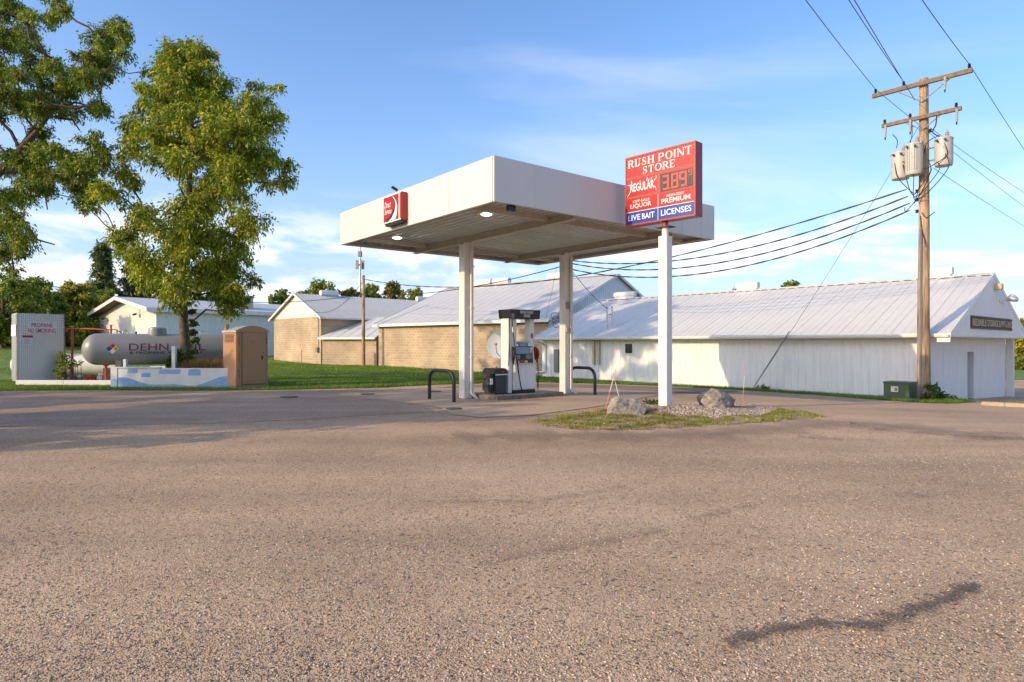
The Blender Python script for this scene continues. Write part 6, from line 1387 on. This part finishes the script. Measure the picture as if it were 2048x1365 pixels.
bg_tree('maple_tree', 'tall sunlit tree behind the gable at the right edge', 2100, 610, 85, 90, 'leaf_bg', 7000)
bg_tree('bush', 'dark bush at the right edge behind the gable', 2050, 715, 62, 60, 'leaf_bg', 5000)
# ---- shrub by the pole, weeds, planter growth
def shrub(name, lab, cat, spots, m, n, ll, ww=.5, droop=.2, stem=True):
    c0 = spots[0][0]; t = thing(name, lab, cat, (c0[0], c0[1], th(c0[0], c0[1]))); o = np.array(t.location); V = []; mb = MB()
    for c, r in spots:
        c = np.array(c); V.append(clump_leaves(c-o, r, n, rs, ll, ww, 8, droop)); mb.tube([(c[0]-o[0]+.02, c[1]-o[1], -.02), c-o], .012, 4)
    mb.build('stems', M['bark'], t)['kind'] = 'stuff'; f = npmesh('foliage', np.concatenate(V), 4, m, t); f['kind'] = 'stuff'
sp = []
for u, v, r, n in ((1868, 800, .22, 4), (1862, 785, .2, 3), (1885, 803, .2, 4), (1858, 805, .18, 3), (1900, 806, .13, 3), (1864, 773, .12, 2), (1850, 808, .14, 3), (1878, 790, .18, 3)):
    for _ in range(n): q = at(u+rs.normal()*4, v+rs.normal()*3, 21.55+rs.normal()*.2); g_ = th(q.x, q.y); sp.append(((q.x, q.y, max(q.z, g_+.05)), r))
shrub('shrub', 'leafy green shrub at the foot of the utility pole', 'shrub', sp, M['shrub'], 60, (.07, .13), .6)
sp = [((*PLF(2.0+rs.normal()*.22, .55+rs.uniform(-.2, .25)).xy, PLH+rs.uniform(.1, .5)), .24) for _ in range(14)]
shrub('shrub', 'broad-leaved green shoots beside the tree trunk in the planter', 'shrub', sp, M['shrub'], 70, (.10, .18), .55)
sp = [(tuple(at(124+rs.normal()*7, rs.uniform(705, 757), 25.4+rs.normal()*.12)), .22) for _ in range(22)]
shrub('vine', 'dark climbing weed around the red pipes beside the cabinet', 'vine', sp, M['leaf_dark'], 26, (.07, .12), .6)
sp = [(tuple(at(150+rs.normal()*6, rs.uniform(715, 745), 25.6+rs.normal()*.1)), .14) for _ in range(8)]
shrub('vine', 'small sprig of climbing weed in front of the white tank', 'vine', sp, M['leaf_dark'], 16, (.08, .13), .6)
q = gnd(1523, 780); shrub('weed', 'small tuft of weeds at the guy wire anchor', 'weed', [((q.x+rs.normal()*.2, q.y+rs.normal()*.1, q.z+.1), .14) for _ in range(5)], M['shrub'], 40, (.06, .12), .4)
q = gnd(1308, 812); shrub('weed', 'green weed tuft left of the sign post', 'weed', [((q.x+rs.normal()*.14, q.y+rs.normal()*.08, q.z+.08), .12) for _ in range(6)], M['shrub'], 50, (.05, .1), .4)
def blades(name, P, h, w, m, rs, lean=.35):
    n = len(P); a = rs.uniform(0, 2*math.pi, n); d = np.stack([np.cos(a), np.sin(a), np.zeros(n)], 1); s = np.stack([-np.sin(a), np.cos(a), np.zeros(n)], 1); l = lean*rs.uniform(.2, 1.6, n)[:, None]
    tip = P+d*(h[:, None]*l)+np.array([0, 0, 1])*h[:, None]; o = npmesh(name, np.stack([P-s*w[:, None]/2, P+s*w[:, None]/2, tip], 1), 3, m); o['kind'] = 'stuff'; return o
def inside(poly, x, y):
    c = np.zeros(len(x), bool); n = len(poly)
    for i in range(n):
        (x0, y0), (x1, y1) = poly[i], poly[(i+1) % n]; k = ((y0 > y) != (y1 > y)) & (x < (x1-x0)*(y-y0)/((y1-y0)+1e-12)+x0); c ^= k
    return c
LP = [(float(a), float(b)) for a, b in lotpoly]
def lawn():
    Ps = []
    for n, x0, x1, y0, y1 in ((120000, -22, 4, 19, 32), (70000, -30, 4, 32, 52), (30000, -60, -8, 40, 75), (34000, 0, 16, 20, 38), (26000, -24, -4, 20, 25)):
        x = rs.uniform(x0, x1, n); y = rs.uniform(y0, y1, n); k = ~inside(LP, x, y) & (np.abs(x/y) < .84)
        s = (x-BK[0])*BEN[0]+(y-BK[1])*BEN[1]; t_ = (x-BK[0])*BEL[0]+(y-BK[1])*BEL[1]; k &= ~((s > .0) & (t_ > -1) & (t_ < 20)); x, y = x[k], y[k]; Ps.append(np.stack([x, y, terr(x, y)], 1))
    P = np.concatenate(Ps); f = np.clip(P[:, 1]/22, .9, 3); n = len(P); blades('lawn_grass', P, rs.uniform(.03, .075, n)*np.sqrt(f), rs.uniform(.010, .02, n)*f, M['blade'], rs, .8)['label'] = 'short mown green lawn behind the forecourt'
lawn()
# ragged grass fringe where the lot meets the lawn, and dry weeds in the planter
def fringe():
    E = []
    for a, b in zip(EDGE, EDGE[1:]):
        n = int((b-a).length*420); f = rs.uniform(0, 1, n); P = np.array(a)[None]*(1-f[:, None])+np.array(b)[None]*f[:, None]; P[:, 1] += rs.uniform(-.1, .5, n); P[:, 0] += rs.normal(size=n)*.05; E.append(P)
    P = np.concatenate(E); k = ~((P[:, 0]-BK[0])*BEN[0]+(P[:, 1]-BK[1])*BEN[1] > -.06); P = P[k]; P[:, 2] = terr(P[:, 0], P[:, 1])+.01; n = len(P); blades('edge_grass', P, rs.uniform(.06, .17, n), rs.uniform(.012, .022, n), M['blade'], rs, .6)
    n = 3800; X = np.concatenate([rs.uniform(2.2, 4.1, n//2), rs.normal(3.0, .5, n//2)]); X = np.clip(X, 1.7, PLL-.15); Yl = rs.uniform(.15, 1.3, n); P = np.array([tuple(PLF(a, b, PLH-.09)) for a, b in zip(X, Yl)]); blades('planter_weeds', P, rs.uniform(.15, .55, n)*np.interp(X, [1.7, 2.6, 3.4, 4.1], [.5, .9, 1, .6]), rs.uniform(.012, .022, n), M['weed'], rs, .35)
fringe()
# ---- grass island with stones round the sign post
ISP = [gnd(*p_) for p_ in [(1066, 845), (1110, 836), (1170, 830), (1240, 822), (1310, 812), (1400, 809), (1480, 811), (1550, 818), (1600, 826), (1645, 835), (1560, 844), (1450, 851), (1390, 855), (1330, 859), (1240, 863), (1160, 862), (1110, 855)]]
ipoly = [(p_.x, p_.y) for p_ in ISP]; ic = Vector((3.9, 15.9, 0))
def mound(x, y): return .13*math.exp(-(((x-3.8)/1.3)**2+((y-14.8)/.8)**2))
_jp = []
for i_ in range(len(ipoly)):
    a_, b_ = Vector(ipoly[i_]), Vector(ipoly[(i_+1) % len(ipoly)])
    for k_ in range(6):
        q_ = a_.lerp(b_, k_/6); q_ += Vector((rs.normal(), rs.normal()))*.07; _jp.append((q_.x, q_.y))
sheet('island_soil', _jp, mat('island_earth', (.42, .29, .18), .95, var=.35, scale=9, bump=.6), .027, .4, dz=mound)
def island_cover():
    n = 80000; xs = [p_[0] for p_ in ipoly]; ys = [p_[1] for p_ in ipoly]; x = rs.uniform(min(xs)-.2, max(xs)+.2, n); y = rs.uniform(min(ys)-.2, max(ys)+.2, n); jx, jy = x+.10*np.sin(y*17)+rs.normal(size=n)*.10, y+.07*np.sin(x*11)+rs.normal(size=n)*.06; k = inside(ipoly, jx, jy); x, y = x[k], y[k]
    u = 1024+FPX*x/y; md = .13*np.exp(-(((x-3.8)/1.3)**2+((y-14.8)/.8)**2)); z = terr(x, y)+.028+md; v = HPX+(EYE-z)/y*FPX
    st = ((u-1430)/145)**2+((v-817)/17)**2 < 1+.25*np.sin(u*.08)         # stone bed
    nz = np.sin(x*5.1+y*2)*np.sin(y*6.3-x)+.35*np.sin(x*13); g_ = ((~st) & (rs.uniform(0, 1, len(x)) < .62+.5*nz)) | (rs.uniform(0, 1, len(x)) < .015); P = np.stack([x, y, z-.01], 1)[g_]; m_ = len(P)
    blades('island_grass', P, rs.uniform(.03, .10, m_)*(.7+.5*np.sin(P[:, 0]*7)*np.sin(P[:, 1]*9)), rs.uniform(.010, .020, m_), M['blade_y'], rs, 1.3)['label'] = 'low yellow-green weeds and grass round the sign post'
    k = np.where(st | (rs.uniform(0, 1, len(x)) < .02))[0][:5200]; stones('gravel_bed', np.stack([x, y, z+.008], 1)[k], (.016, .034), M['stones'])['label'] = 'pinkish river stones heaped round the sign post'
def stones(name, P, rr, m):
    bm = bmesh.new(); bmesh.ops.create_icosphere(bm, subdivisions=1, radius=1); bv = np.array([v.co[:] for v in bm.verts]); bf = np.array([[v.index for v in f.verts] for f in bm.faces]); bm.free()
    n = len(P); r = rs.uniform(*rr, n); sc = np.stack([r*rs.uniform(.8, 1.35, n), r*rs.uniform(.7, 1.1, n), r*rs.uniform(.5, .8, n)], 1); a = rs.uniform(0, 6.28, n); c, s = np.cos(a), np.sin(a)
    jit = 1+rs.normal(size=(n, len(bv), 1))*.10; V = bv[None]*jit*sc[:, None, :]; X = V[..., 0]*c[:, None]-V[..., 1]*s[:, None]; Y = V[..., 0]*s[:, None]+V[..., 1]*c[:, None]; V = np.stack([X, Y, V[..., 2]], -1)+P[:, None, :]
    F = (bf[None]+(np.arange(n)*len(bv))[:, None, None]).reshape(-1, 3); me = bpy.data.meshes.new(name); me.vertices.add(n*len(bv)); me.vertices.foreach_set('co', V.astype(np.float32).ravel()); me.loops.add(F.size); me.loops.foreach_set('vertex_index', F.astype(np.int32).ravel()); me.polygons.add(len(F)); me.polygons.foreach_set('loop_start', np.arange(0, F.size, 3, dtype=np.int32)); me.update(calc_edges=True); me.materials.append(m)
    o = link(name, me); o['kind'] = 'stuff'; return o
island_cover()
def loose_chips():
    n = 30000; d = 2.6+(9.5-2.6)*rs.uniform(0, 1, n)**1.5; x = rs.uniform(-.86, .86, n)*d; z = terr(x, d)+.02
    stones('loose_chips', np.stack([x, d, z+.001], 1), (.0035, .0085), M['grit'])
loose_chips()
